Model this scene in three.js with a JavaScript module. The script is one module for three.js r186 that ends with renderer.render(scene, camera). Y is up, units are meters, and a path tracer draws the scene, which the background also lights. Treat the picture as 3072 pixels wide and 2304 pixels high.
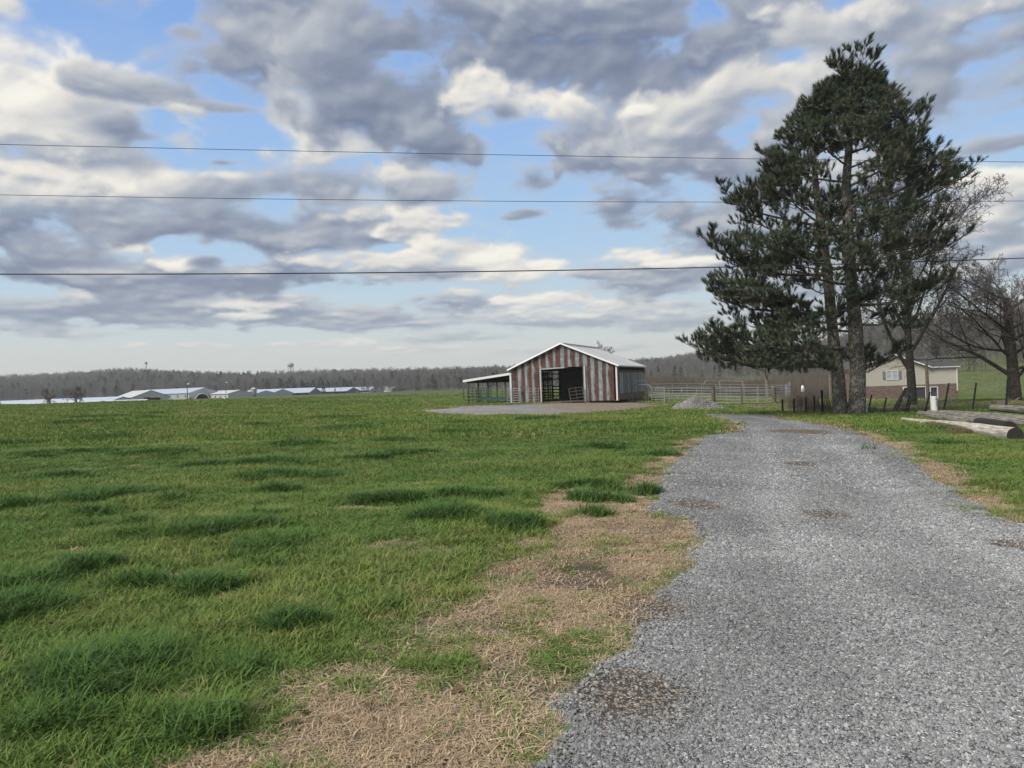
import * as THREE from 'three';
import { mergeGeometries } from 'three/addons/utils/BufferGeometryUtils.js';
import { MarchingCubes } from 'three/addons/objects/MarchingCubes.js';
import { RoundedBoxGeometry } from 'three/addons/geometries/RoundedBoxGeometry.js';

// ------------------------------------------------------------------ camera, sky, sun, exposure
const scene = new THREE.Scene();
const camera = new THREE.PerspectiveCamera(53.08, 4 / 3, 0.1, 4000);
camera.position.set(0, 1.6, 0);
camera.rotation.set(0, 0, -2 * Math.PI / 180);          // the phone was held two degrees off level
const renderer = new THREE.WebGLRenderer({ antialias: true });
renderer.toneMapping = THREE.LinearToneMapping;
const EXPOSURE = 2.7;
renderer.toneMappingExposure = EXPOSURE;
renderer.shadowMap.enabled = true;
const sun = new THREE.DirectionalLight(new THREE.Color(1, 0.95, 0.86), 1.5);
sun.position.set(-60, 70, 50);
sun.castShadow = true;
sun.shadow.radius = 45;
Object.assign(sun.shadow.camera, { left: -120, right: 120, top: 120, bottom: -120, near: 1, far: 400 });
scene.add(sun, sun.target);
const SKY_GAIN = 1.0;

// ------------------------------------------------------------------ random numbers and noise
const clamp = (v, a, b) => v < a ? a : v > b ? b : v;
const lerp = (a, b, t) => a + (b - a) * t;
const ss = (a, b, v) => { const t = clamp((v - a) / (b - a), 0, 1); return t * t * (3 - 2 * t); };
function rng(seed) { let a = seed >>> 0; return () => { a |= 0; a = a + 0x6D2B79F5 | 0; let t = Math.imul(a ^ a >>> 15, 1 | a); t = t + Math.imul(t ^ t >>> 7, 61 | t) ^ t; return ((t ^ t >>> 14) >>> 0) / 4294967296; }; }
const TAB = new Float32Array(65536); { const r = rng(7); for (let i = 0; i < 65536; i++) TAB[i] = r() * 2 - 1; }
function vn(x, y) {
  const xi = Math.floor(x), yi = Math.floor(y), fx = x - xi, fy = y - yi;
  const u = fx * fx * fx * (fx * (fx * 6 - 15) + 10), v = fy * fy * fy * (fy * (fy * 6 - 15) + 10);
  const a = (Math.imul(xi, 73) + Math.imul(yi, 4099)) & 65535, b = (a + 73) & 65535, c = (a + 4099) & 65535, d = (a + 4172) & 65535;
  return lerp(lerp(TAB[a], TAB[b], u), lerp(TAB[c], TAB[d], u), v);
}
function fbm(x, y, o) { let s = 0, a = 0.5, n = 0; for (let i = 0; i < o; i++) { s += a * vn(x, y); n += a; a *= 0.52; const t = x * 1.62 - y * 1.18 + 17.3; y = x * 1.18 + y * 1.62 + 5.1; x = t; } return s / n; }
function vn3(x, y, z) {
  const xi = Math.floor(x), yi = Math.floor(y), zi = Math.floor(z), fx = x - xi, fy = y - yi, fz = z - zi, u = fx * fx * fx * (fx * (fx * 6 - 15) + 10), v = fy * fy * fy * (fy * (fy * 6 - 15) + 10), w = fz * fz * fz * (fz * (fz * 6 - 15) + 10);
  const a = Math.imul(xi, 73) + Math.imul(yi, 4099) + Math.imul(zi, 20011), g = (k) => TAB[(a + k) & 65535];
  return lerp(lerp(lerp(g(0), g(73), u), lerp(g(4099), g(4172), u), v), lerp(lerp(g(20011), g(20084), u), lerp(g(24110), g(24183), u), v), w);
}
function fbm3(x, y, z, o) { let s = 0, a = 0.5, n = 0; for (let i = 0; i < o; i++) { s += a * vn3(x, y, z); n += a; a *= 0.5; const t = x * 1.62 - z * 1.18 + 17.3; z = x * 1.18 + z * 1.62 + 5.1; x = t; y = y * 2.01 + 3.7; } return s / n; }
const lin = (c) => { c /= 255; return c <= 0.04045 ? c / 12.92 : Math.pow((c + 0.055) / 1.055, 2.4); };
const col = (r, g, b) => new THREE.Color().setRGB(r, g, b);

// ------------------------------------------------------------------ sky: broken cumulus layers and pale air at the horizon
(function makeSky() {
  // each cloud: [azimuth, elevation, half width, rise of its top, drop of its base (degrees), tone from slate to white], farther ones first
  const CLOUDS = [[12.4,19.5,9.0,3.10,2.41,0.34],[18.9,13.1,7.2,5.17,4.14,0.46],[8.3,16.3,5.9,2.41,2.41,0.46],[16.8,8.3,6.2,2.41,1.72,0.5],[-12.8,25.2,9.0,2.76,2.07,0.42],[21.8,17.3,5.5,2.76,2.41,0.6],[-29.8,4.2,4.5,0.21,0.21,0.6],[-26.1,3.6,1.0,0.31,0.21,0.95],[-22,3.4,1.4,0.21,0.17,0.8],[-13.6,3.4,3.1,0.28,0.24,0.8],[-11.3,3.5,1.4,0.38,0.24,0.95],[-7,2.9,4.5,0.41,0.31,0.8],[-3.5,3.6,4.8,0.55,0.41,0.55],[6.7,2.4,6.9,0.34,0.34,0.6],[-29.8,5.8,9.3,1.66,1.17,0.42],[-22.3,5.6,9.3,1.45,0.97,0.4],[-16.5,5.4,6.9,1.24,0.76,0.38],[-9.3,5,6.6,0.90,0.62,0.4],[-28.4,6.8,3.3,0.52,0.41,0.9],[-21.9,6.7,2.1,0.34,0.34,0.75],[-19.5,6.2,3.3,0.48,0.38,0.95],[-16.7,6.6,2.2,0.41,0.31,0.85],[-19.3,5.4,2.1,0.34,0.28,0.85],[-3.4,6.2,4.8,1.03,0.83,0.45],[-3.1,6.9,2.1,0.48,0.34,0.85],[2.8,5.9,4.0,0.62,0.48,0.9],[5.1,4.5,7.9,0.69,0.62,0.5],[7.9,5.2,4.5,0.62,0.48,0.75],[11.8,3.8,5.2,0.55,0.48,0.5],[21.4,4.7,9.0,1.72,1.38,0.5],[22.9,7.4,8.6,2.76,2.07,0.5],[-29.4,8.1,9.3,1.45,1.31,0.32],[-22.8,7.6,7.2,1.24,1.10,0.4],[-16.4,8.2,6.6,1.31,1.10,0.3],[-26.1,9.9,1.7,0.52,0.41,1.05],[-23,9,1.8,0.52,0.41,1.05],[-21.3,9.2,1.4,0.55,0.55,0.32],[-16.9,10.3,2.1,0.62,0.55,0.2],[-19.2,8.4,2.1,0.48,0.41,0.5],[-32.4,10.8,3.8,2.07,1.79,0.33],[-28.3,11.7,5.9,1.93,1.72,0.38],[-22.7,11.7,7.2,1.45,1.59,0.5],[-16.3,11.3,9.0,2.00,1.59,0.33],[-10,12,7.2,1.79,1.45,0.45],[-12,13.8,4.1,0.55,0.48,0.85],[-8,12.6,4.3,0.76,0.62,0.88],[-5.6,11.9,3.6,1.10,0.76,0.92],[-7.5,8.6,6.6,1.03,0.76,0.62],[-3.1,9.7,4.7,1.45,1.10,0.82],[-0.1,8.1,3.3,1.31,0.97,0.88],[-10.1,9.4,5.2,0.62,0.48,0.85],[-5.1,8.4,2.1,0.48,0.41,0.4],[-30.6,13.4,6.2,2.14,1.79,0.6],[-27.1,13.1,5.5,1.38,1.24,0.6],[-24.4,14.6,4.0,1.24,1.38,0.97],[-31.3,14.3,2.1,0.48,0.48,1],[-19.6,14.3,4.5,1.45,1.24,0.52],[-19.9,15,2.1,0.41,0.34,1],[-13.2,14.7,6.6,2.14,1.45,0.48],[-14.8,16.2,3.1,1.03,0.83,0.85],[-7.5,15.5,3.3,0.76,0.76,0.85],[-6.2,14.2,2.9,1.03,0.90,0.4],[-28.4,15.6,8.6,1.45,0.90,0.52],[-22.6,16.8,1.4,1.03,0.76,0.85],[-20.1,15.8,1.2,0.31,0.28,0.4],[-32,19.8,3.3,2.76,3.10,1],[-29.4,18.1,5.2,2.41,2.07,0.92],[-27.3,17.7,3.8,1.72,1.38,0.6],[-26,17.4,2.4,1.24,1.03,0.36],[-31.7,16.2,4.5,1.38,0.90,0.7],[-32.7,23.5,1.6,0.90,0.76,0.85],[-28,20,2.1,1.10,0.69,0.5],[-25.7,19.6,3.2,0.90,0.62,0.46],[-23.4,19.7,2.8,0.69,0.76,0.45],[-20.9,19.3,3.3,0.38,0.38,0.48],[-22.8,18.9,1.4,0.34,0.28,0.75],[-22.2,23.6,1.4,0.62,0.48,0.5],[-14.4,25.4,7.6,2.07,2.07,0.4],[-17.4,23,4.1,3.45,2.41,0.42],[-12.9,22.4,6.9,3.45,3.10,0.33],[-15.3,19.9,2.1,1.72,1.79,0.75],[-13.4,18,3.3,1.10,1.03,0.97],[-10.8,17.4,3.3,0.90,0.83,0.92],[-8.1,19.8,6.9,3.45,2.83,0.24],[-4.6,17.4,3.3,1.72,1.66,0.3],[-10.2,23.8,4.1,1.38,1.38,0.42],[-2.4,24.9,9.0,3.79,2.28,0.38],[5.8,23.4,10.0,5.17,3.17,0.25],[12.5,21.7,7.2,3.28,2.28,0.3],[18,22.3,7.2,4.14,2.48,0.42],[8.6,24.9,1.0,0.48,0.41,0.7],[2.4,24.8,11.4,3.79,2.76,0.34],[8.5,21.8,10.3,2.76,2.41,0.27],[-1.9,21,2.1,1.38,1.03,0.88],[-1.6,18.9,1.4,0.97,0.76,0.72],[0.9,19.7,3.8,1.59,1.17,0.85],[4.5,19.5,2.9,1.38,1.10,0.92],[-0,19.4,1.7,0.97,0.83,0.38],[7.3,17.6,6.2,2.07,2.07,0.44],[12.7,17.7,5.9,2.07,2.07,0.52],[14.2,15.7,7.2,2.41,2.14,0.42],[10.5,12.9,5.2,2.00,2.41,0.38],[15,10.9,6.6,2.48,2.41,0.36],[10.2,19,0.8,0.28,0.28,1],[20.4,19.7,6.6,2.76,2.41,0.72],[23.7,21.1,4.5,2.41,2.28,0.98],[21.6,19.9,3.1,1.38,1.24,0.9],[27.6,21.4,9.0,2.28,2.07,0.55],[31.8,19.2,4.8,1.24,0.97,0.45],[28.6,17.7,2.6,2.76,2.28,0.5],[33.7,19.8,1.0,0.69,0.48,0.95],[11.1,7.5,4.7,1.24,1.24,0.42],[9.7,9,2.6,0.62,0.41,1],[13.6,8.3,2.9,0.48,0.41,0.92],[2.4,14.7,1.8,1.24,0.90,0.36],[1.6,12.4,2.1,0.48,0.45,0.4],[3.9,15,0.6,0.76,0.55,0.45],[0.6,12.2,1.4,0.28,0.28,0.45],[33.4,11.4,2.9,1.03,0.90,1],[32.7,10,4.0,1.45,1.79,0.6],[33.3,13.7,2.5,0.48,0.41,0.4],[32.4,7.2,5.2,2.07,2.07,0.5]];
  const r = rng(91), more = []; // the same broken cloud goes on all round
  for (let i = 0; i < 420; i++) {
    const az = 39 + r() * 282, el = 2 + 84 * Math.pow(r(), 1.6), w = (1.6 + el * 0.16) * (0.5 + r() * 1.1), t = r();
    more.push([az > 180 ? az - 360 : az, el, w * (1.5 + r() * 1.2), w * (0.4 + 0.5 * r()), w * (0.35 + 0.3 * r()), t < 0.55 ? 0.25 + r() * 0.25 : 0.6 + r() * 0.45]);
  }
  for (let i = 0; i < 70; i++) more.push([r() * 80 - 40, 30 + r() * 55, 5 + r() * 7, 2 + r() * 3.5, 2 + r() * 2.5, r() < 0.55 ? 0.25 + r() * 0.25 : 0.6 + r() * 0.45]);
  more.sort((a, b) => a[1] - b[1]);
  const W = 4096, H = 2048, HR = 1024, data = new Float32Array(W * H * 4), dpp = 360 / W, N = W * HR;
  const nL = new Float32Array(N), nM = new Float32Array(N), pf = new Float32Array(N), lum = new Float32Array(N), cover = new Float32Array(N);
  for (let j = 0; j < HR; j++) { const el = (j + 0.5) * dpp, er = el * Math.PI / 180, ce = Math.cos(er), sc = 1 + 1.5 * Math.exp(-el / 6); for (let i = 0; i < W; i++) {
    const ar = ((i + 0.5) * dpp - 90) * Math.PI / 180, X = Math.sin(ar) * ce * sc, Y = Math.sin(er) * 1.7 * sc, Z = Math.cos(ar) * ce * sc, o = j * W + i;
    const a = nL[o] = fbm3(X * 9, Y * 9, Z * 9, 3); nM[o] = fbm3(X * 21 + a * 0.8, Y * 21 + a * 0.8, Z * 21, 6); pf[o] = 1 - 2.4 * Math.abs(fbm3(X * 34 + 9, Y * 34 + nM[o], Z * 34, 4));
  } }
  for (const [az, el, rx, rt, rb, tone] of [...CLOUDS, ...more]) {
    const sq = 1 / Math.max(0.2, Math.cos(el * Math.PI / 180)), K = 2.2, ci = (az + 90) / dpp, wi = Math.ceil(rx * K * sq / dpp), j0 = Math.max(0, Math.floor((el - rb * K) / dpp)), j1 = Math.min(HR - 1, Math.ceil((el + rt * K) / dpp)), off = Math.max(2, Math.round(Math.min(rt, 2.4) / dpp * 0.22)), soft = 1.0;
    const cj = Math.floor(el / dpp);
    for (let j = j0; j <= j1; j++) { const dy = (j - cj) * dpp, y = dy > 0 ? dy / rt : dy / rb; for (let i = -wi; i <= wi; i++) {
      const x = i * dpp / sq / rx, q = Math.sqrt(x * x + y * y); if (q > K) continue;
      const c = ((Math.round(ci) + i) % W + W) % W, o = j * W + c, o2 = Math.min(HR - 1, j + off) * W + (c - Math.round(off * 0.7) + W) % W;
      const f = 1.36 - q + nM[o] * 0.90 + nL[o] * 0.66 + pf[o] * 0.10; if (f <= 0) continue;
      const a = ss(0, soft, f) * 0.96, emb = clamp((nM[o] - nM[o2]) * 0.24 + (nL[o] - nL[o2]) * 0.55, -0.13, 0.22), edge = 1 - ss(0.05, 0.6, f), up = clamp(y * 0.8 - x * 0.3, -1, 1);
      const t = tone + emb + edge * (0.10 + 0.20 * up) + 0.13 * clamp(y, -1, 1) + nL[o] * 0.16 + nM[o] * 0.07 + pf[o] * 0.015;
      lum[o] = lerp(lum[o], t, a); cover[o] = cover[o] + (1 - cover[o]) * a;
    } }
  }
  const AIR = [[0, 219, 220, 214], [3, 213, 219, 216], [6, 196, 216, 228], [11, 172, 205, 237], [18, 153, 190, 236], [26, 131, 171, 230], [40, 100, 146, 220], [90, 74, 118, 205]];
  const TONE = [[0, 102, 114, 140], [0.2, 123, 134, 158], [0.4, 148, 158, 176], [0.6, 182, 188, 197], [0.85, 226, 224, 219], [1.05, 248, 244, 234], [1.4, 255, 253, 247]];
  const ramp = (t, R, out) => { let a = 0; while (a < R.length - 2 && t > R[a + 1][0]) a++; const f = clamp((t - R[a][0]) / (R[a + 1][0] - R[a][0]), 0, 1); for (let c = 0; c < 3; c++) out[c] = lin(lerp(R[a][c + 1], R[a + 1][c + 1], f)); };
  const A = [0, 0, 0], C = [0, 0, 0], g = SKY_GAIN / EXPOSURE;
  for (let j = 0; j < HR; j++) {
    const el = (j + 0.5) * dpp; ramp(el, AIR, A); const hz = ss(8, 0.5, el) * 0.55;
    for (let i = 0; i < W; i++) {
      const o = j * W + i, veil = clamp(0.10 + nL[o] * 0.35 + nM[o] * 0.25, 0, 0.35), a = cover[o] + (1 - cover[o]) * veil * 0.6; // thin high veil between the clouds
      ramp(clamp(cover[o] > 0.001 ? lerp(0.72, lum[o] / cover[o], cover[o]) : 0.72, 0, 1.4), TONE, C);
      const k = (HR + j) * W * 4 + i * 4;
      for (let c = 0; c < 3; c++) data[k + c] = lerp(lerp(A[c], C[c], a), A[c], hz) * g;
      data[k + 3] = 1;
    }
  }
  for (let k = 0; k < HR * W; k++) { data[k * 4] = 0.10 * g; data[k * 4 + 1] = 0.12 * g; data[k * 4 + 2] = 0.08 * g; data[k * 4 + 3] = 1; }
  const tex = new THREE.DataTexture(data, W, H, THREE.RGBAFormat, THREE.FloatType);
  tex.mapping = THREE.EquirectangularReflectionMapping; tex.magFilter = THREE.LinearFilter; tex.needsUpdate = true;
  scene.background = tex; scene.environment = tex;
})();
console.log('sky done');

// ------------------------------------------------------------------ naming helpers
const taken = {};
function numbered(name) { const n = taken[name] = (taken[name] ?? -1) + 1; return n ? `${name}_${String(n).padStart(3, '0')}` : name; }
function shade(o) { o.traverse((m) => { if (m.isMesh) { m.castShadow = true; m.receiveShadow = true; } }); return o; }
function tag(o, label, category, group, kind) { o.userData = { label }; if (category) o.userData.category = category; if (group) o.userData.group = group; if (kind) o.userData.kind = kind; return o; }
function thing(name, label, category, [x, y, z], turn = 0, group) { const o = new THREE.Group(); o.name = numbered(name); o.position.set(x, y, z); o.rotation.y = turn; tag(o, label, category, group); scene.add(o); return o; }
function part(parent, name, geo, m) { const o = new THREE.Mesh(geo, m); o.name = name; parent.add(o); return o; }
function solo(name, geo, m, label, category, group) { const o = new THREE.Mesh(geo, m); o.name = numbered(name); tag(o, label, category, group); scene.add(o); return o; }
function setting(name, geo, m, label) { const o = new THREE.Mesh(geo, m); o.name = numbered(name); o.userData = { kind: 'structure', label }; scene.add(o); return o; }
function stuff(name, geo, m, mats, colors, label, category, parent = scene) {
  const o = new THREE.InstancedMesh(geo, m, mats.length); o.name = parent === scene ? numbered(name) : name;
  mats.forEach((a, i) => o.setMatrixAt(i, a)); if (colors) colors.forEach((c, i) => o.setColorAt(i, c));
  o.userData = { kind: 'stuff' }; if (label) { o.userData.label = label; o.userData.category = category; }
  parent.add(o); return o;
}
const V = (x, y, z) => new THREE.Vector3(x, y, z);
function box(w, h, d, x = 0, y = 0, z = 0) { const g = new THREE.BoxGeometry(w, h, d); g.translate(x, y, z); return g; }
function bar(a, b, w, h = w) { // a box from a to b
  const L = a.distanceTo(b), g = new THREE.BoxGeometry(w, h, L); g.applyQuaternion(new THREE.Quaternion().setFromUnitVectors(V(0, 0, 1), b.clone().sub(a).normalize())); g.translate((a.x + b.x) / 2, (a.y + b.y) / 2, (a.z + b.z) / 2); return g; }
function rod(a, b, r0, r1 = r0, n = 6) { const L = a.distanceTo(b), g = new THREE.CylinderGeometry(r1, r0, L, n); g.applyQuaternion(new THREE.Quaternion().setFromUnitVectors(V(0, 1, 0), b.clone().sub(a).normalize())); g.translate((a.x + b.x) / 2, (a.y + b.y) / 2, (a.z + b.z) / 2); return g; }
function geoFrom(pos, idx, uv, color, smooth = true) {
  const g = new THREE.BufferGeometry(); g.setAttribute('position', new THREE.Float32BufferAttribute(pos, 3));
  if (uv) g.setAttribute('uv', new THREE.Float32BufferAttribute(uv, 2)); if (color) g.setAttribute('color', new THREE.Float32BufferAttribute(color, 3));
  g.setIndex(idx); if (smooth) g.computeVertexNormals(); return g;
}
// tubes along polylines: [{pts:[V], r:[..]}], one mesh
function tubes(list, sides, uvScale = 1) {
  const pos = [], nor = [], uv = [], idx = []; const t = V(), u = V(), v = V(), q = V();
  for (const { pts, r, n = sides } of list) {
    const base = pos.length / 3; let L = 0;
    for (let i = 0; i < pts.length; i++) {
      t.subVectors(pts[Math.min(i + 1, pts.length - 1)], pts[Math.max(i - 1, 0)]).normalize();
      if (!i) { u.set(Math.abs(t.y) > 0.8 ? 1 : 0, Math.abs(t.y) > 0.8 ? 0 : 1, 0); }
      u.addScaledVector(t, -u.dot(t)).normalize(); v.crossVectors(t, u);
      if (i) L += pts[i].distanceTo(pts[i - 1]);
      for (let k = 0; k <= n; k++) {
        const a = k / n * Math.PI * 2; q.copy(u).multiplyScalar(Math.cos(a)).addScaledVector(v, Math.sin(a));
        const rr = typeof r[i] === 'function' ? r[i](a) : r[i];
        pos.push(pts[i].x + q.x * rr, pts[i].y + q.y * rr, pts[i].z + q.z * rr); nor.push(q.x, q.y, q.z); uv.push(k / n * Math.max(1, Math.round(n / 4)) * uvScale * 0.25, L * uvScale * 0.3);
        if (i && k) { const b = base + i * (n + 1) + k; idx.push(b - n - 2, b - n - 1, b, b - n - 2, b, b - 1); }
      }
    }
  }
  const g = new THREE.BufferGeometry(); g.setAttribute('position', new THREE.Float32BufferAttribute(pos, 3)); g.setAttribute('normal', new THREE.Float32BufferAttribute(nor, 3)); g.setAttribute('uv', new THREE.Float32BufferAttribute(uv, 2)); g.setIndex(idx); return g;
}

// ------------------------------------------------------------------ textures and materials
function texture(w, h, f, { srgb = true, rx = 1, ry = 1 } = {}) { // f(x, y) -> [r, g, b] 0..255
  const d = new Uint8Array(w * h * 4);
  for (let y = 0; y < h; y++) for (let x = 0; x < w; x++) { const c = f(x, y), k = (y * w + x) * 4; d[k] = clamp(c[0], 0, 255); d[k + 1] = clamp(c[1], 0, 255); d[k + 2] = clamp(c[2], 0, 255); d[k + 3] = 255; }
  const t = new THREE.DataTexture(d, w, h); t.wrapS = t.wrapT = THREE.RepeatWrapping; t.magFilter = t.minFilter = THREE.LinearFilter; if (srgb) t.colorSpace = THREE.SRGBColorSpace; t.repeat.set(rx, ry); t.needsUpdate = true; return t;
}
function tileNoise(x, y, n, cells, o = 4) { // fbm that repeats over n pixels
  let s = 0, a = 0.5, m = 0;
  for (let k = 0; k < o; k++) { const c = cells << k, u = x / n * c, v = y / n * c, xi = Math.floor(u), yi = Math.floor(v), fx = u - xi, fy = v - yi, sx = fx * fx * (3 - 2 * fx), sy = fy * fy * (3 - 2 * fy);
    const h = (i, j) => TAB[(((i % c + c) % c) * 73 + ((j % c + c) % c) * 4099 + k * 977) & 65535];
    s += a * lerp(lerp(h(xi, yi), h(xi + 1, yi), sx), lerp(h(xi, yi + 1), h(xi + 1, yi + 1), sx), sy); m += a; a *= 0.55; }
  return s / m;
}
const std = (o) => new THREE.MeshStandardMaterial({ roughness: 0.9, metalness: 0, ...o });
const soilMap = texture(512, 512, (x, y) => { const n = 205 + tileNoise(x, y, 512, 16, 5) * 60 + tileNoise(x + 99, y, 512, 128, 2) * 34; return [n, n, n]; });
const soilBump = texture(512, 512, (x, y) => { const n = 128 + tileNoise(x, y, 512, 24, 5) * 120; return [n, n, n]; }, { srgb: false });
// gravel: a worley pattern of crushed stone
const GN = 1024, gravelH = new Uint8Array(GN * GN); let gravelMap, gravelBump;
{
  const cells = 86, pts = [], r = rng(5); for (let i = 0; i < cells * cells; i++) pts.push([r(), r(), r()]);
  const tone = new Float32Array(GN * GN);
  for (let y = 0; y < GN; y++) for (let x = 0; x < GN; x++) {
    const u = x / GN * cells, v = y / GN * cells, xi = Math.floor(u), yi = Math.floor(v); let d1 = 9, d2 = 9, id = 0;
    for (let j = -1; j <= 1; j++) for (let i = -1; i <= 1; i++) { const k = ((yi + j + cells) % cells) * cells + (xi + i + cells) % cells, p = pts[k], dx = xi + i + p[0] - u, dy = yi + j + p[1] - v, d = dx * dx + dy * dy; if (d < d1) { d2 = d1; d1 = d; id = k; } else if (d < d2) d2 = d; }
    const edge = Math.sqrt(d2) - Math.sqrt(d1), p = pts[id][2];
    gravelH[y * GN + x] = clamp(edge * 330 + p * 70, 0, 255); tone[y * GN + x] = ss(0.0, 0.12, edge) > 0.5 ? 78 + p * p * 130 : 70 + p * 20;
  }
  gravelMap = texture(GN, GN, (x, y) => { const t = tone[y * GN + x] + tileNoise(x, y, GN, 64, 3) * 26; return [t * 1.0, t * 1.0, t * 0.995]; });
  gravelBump = texture(GN, GN, (x, y) => { const t = gravelH[y * GN + x]; return [t, t, t]; }, { srgb: false });
}
const furrow = (x, y) => { const w = tileNoise(x, y, 256, 8, 3) * 9; return Math.abs(tileNoise(x + w + 256, (y + 256) * 0.25 + w * 0.5, 256, 22, 3)); };
const barkMap = texture(256, 1024, (x, y) => { const f = furrow(x, y), n = tileNoise(x, y, 256, 32, 3), m = tileNoise(x + 70, y, 256, 4, 2), t = 92 + ss(0.0, 0.3, f) * 46 + n * 30 + m * 16; return [t * 1.02, t * 0.985, t * 0.92]; });
const barkBump = texture(256, 1024, (x, y) => { const t = ss(0, 0.35, furrow(x, y)) * 230; return [t, t, t]; }, { srgb: false });
const M = {
  ground: std({ vertexColors: true, map: soilMap, bumpMap: soilBump, bumpScale: 0.02, roughness: 0.97 }),
  gravel: std({ vertexColors: true, map: gravelMap, bumpMap: gravelBump, bumpScale: 0.012, roughness: 0.9 }),
  stone: std({ roughness: 0.85 }),
  blade: new THREE.MeshPhysicalMaterial({ vertexColors: true, side: THREE.DoubleSide, roughness: 0.65, specularIntensity: 0.3, transmission: 0.3, thickness: 0 }),
  straw: std({ vertexColors: true, side: THREE.DoubleSide, roughness: 0.8 }),
  bark: std({ map: barkMap, bumpMap: barkBump, bumpScale: 0.05, color: col(0.82, 0.8, 0.77) }),
  barkDark: std({ map: barkMap, bumpMap: barkBump, bumpScale: 0.03, color: col(0.21, 0.2, 0.19) }),
  twig: std({ color: col(0.105, 0.09, 0.08) }),
  twigPale: std({ color: col(0.17, 0.145, 0.125) }),
  needle: std({ side: THREE.DoubleSide, roughness: 0.6, vertexColors: true }),
  galv: std({ color: col(0.36, 0.37, 0.37), roughness: 0.5, metalness: 0.4 }),
  galvDull: std({ color: col(0.30, 0.31, 0.32), roughness: 0.55, metalness: 0.5 }),
  greenPaint: std({ color: col(0.035, 0.085, 0.065), roughness: 0.55 }),
  rustPaint: std({ color: col(0.10, 0.075, 0.06), roughness: 0.7 }),
  white: std({ color: col(0.62, 0.62, 0.61), roughness: 0.5 }),
  roofMetal: std({ color: col(0.56, 0.555, 0.545), roughness: 0.5, metalness: 0.0 }),
  darkWood: std({ map: barkMap, color: col(0.5, 0.46, 0.42) }),
  oldWood: std({ map: barkMap, color: col(0.55, 0.5, 0.44) }),
  steel: std({ color: col(0.02, 0.02, 0.022), roughness: 0.6, metalness: 0.2 }),
};

// ------------------------------------------------------------------ the lie of the land (x to the right, t metres ahead)
const CREST = [[-400, 70], [-62, 94], [-52, 110], [-29, 127], [-23, 230], [0, 290], [400, 300]];
function crestAt(x) { for (let i = 1; i < CREST.length; i++) if (x <= CREST[i][0]) return lerp(CREST[i - 1][1], CREST[i][1], ss(CREST[i - 1][0], CREST[i][0], x)); return 300; }
const HILL = [[-1.2, 16], [-0.66, 22], [-0.5, 25], [-0.36, 14], [-0.15, 13], [0.1, 10], [0.2, 15], [0.3, 26], [0.5, 30], [1.2, 26]];
function hillAt(u) { for (let i = 1; i < HILL.length; i++) if (u <= HILL[i][0]) return lerp(HILL[i - 1][1], HILL[i][1], (u - HILL[i - 1][0]) / (HILL[i][0] - HILL[i - 1][0])); return HILL[HILL.length - 1][1]; }
function land(x, t) {
  const near = -0.018 * clamp(x, -110, 60) + fbm(x * 0.35, t * 0.35, 2) * 0.05 * ss(0, 3, t) + fbm(x * 0.05 + 8, t * 0.05, 2) * 0.16 * ss(8, 30, t);
  const fall = -2.3 * ss(40, 105, t) * ss(12, 62, x) + 3.6 * ss(124, 185, t) * ss(48, 85, x);
  let far = lerp(-2.3, 0.3, ss(150, 255, t)); far = lerp(far, -0.8, ss(280, 360, t)); if (x > -40) far = lerp(far, -0.6, ss(-40, -15, x));
  const w = ss(0, 48, t - crestAt(x));
  let h = lerp(near + fall, far + fall, w);
  if (t > 150) { const u = x / t; h += hillAt(u) * ss(440, 960, t) * lerp(1, 1, u) + ss(0.36, 0.5, u) * 15 * ss(185, 330, t); h += fbm(x * 0.004, t * 0.004 + 3, 3) * 5 * ss(300, 700, t); }
  return h;
}
const at = (x, t, up = 0) => V(x, land(x, t) + up, -t);

// ------------------------------------------------------------------ what covers the ground
function sd(poly, x, y) { // signed distance, inside positive
  let d = 1e9, s = -1;
  for (let i = 0, j = poly.length - 1; i < poly.length; j = i++) {
    const [ax, ay] = poly[i], [bx, by] = poly[j], ex = bx - ax, ey = by - ay, wx = x - ax, wy = y - ay, k = clamp((wx * ex + wy * ey) / (ex * ex + ey * ey), 0, 1), dx = wx - ex * k, dy = wy - ey * k;
    d = Math.min(d, dx * dx + dy * dy);
    if ((ay > y) !== (by > y) && x < (bx - ax) * (y - ay) / (by - ay) + ax) s = -s;
  }
  return s * Math.sqrt(d);
}
const EDGE_R = [[4.6, -14], [4.9, 0], [5.05, 6.5], [5.24, 7.96], [5.54, 8.73], [5.92, 10.05], [6.67, 12.51], [8.4, 17.15], [9.83, 22.18], [10.71, 27.72], [11.34, 32.14], [12.2, 36]];
const EDGE_L = [[9.2, 37.5], [8.63, 33.86], [7.53, 26.12], [6.7, 23.0], [5.4, 21.6], [4.6, 19.6], [3.9, 17.34], [2.76, 13.88], [1.87, 10.76], [1.6, 9.3], [2.02, 8.72], [1.96, 7.97], [1.59, 7.04], [1.41, 6.54], [0.86, 5.39], [0.57, 4.63], [0.16, 3.63], [-0.03, 3.2], [-0.5, 0], [-1.2, -14]];
const DRIVE = [...EDGE_R, ...EDGE_L];
const GREEN_L = [[-2.6, -14], [-1.6, 0], [-1.24, 3.24], [-1.2, 3.9], [-0.78, 4.39], [-0.51, 5.13], [-0.43, 5.92], [-0.27, 7.6], [0.35, 9.11], [0.8, 11.43], [1.9, 12.2], [2.89, 15.1], [4.32, 19.42], [6.2, 23.2], [7.2, 26]];
const STRAW_L = [...GREEN_L, ...EDGE_L.slice(2)];
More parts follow.
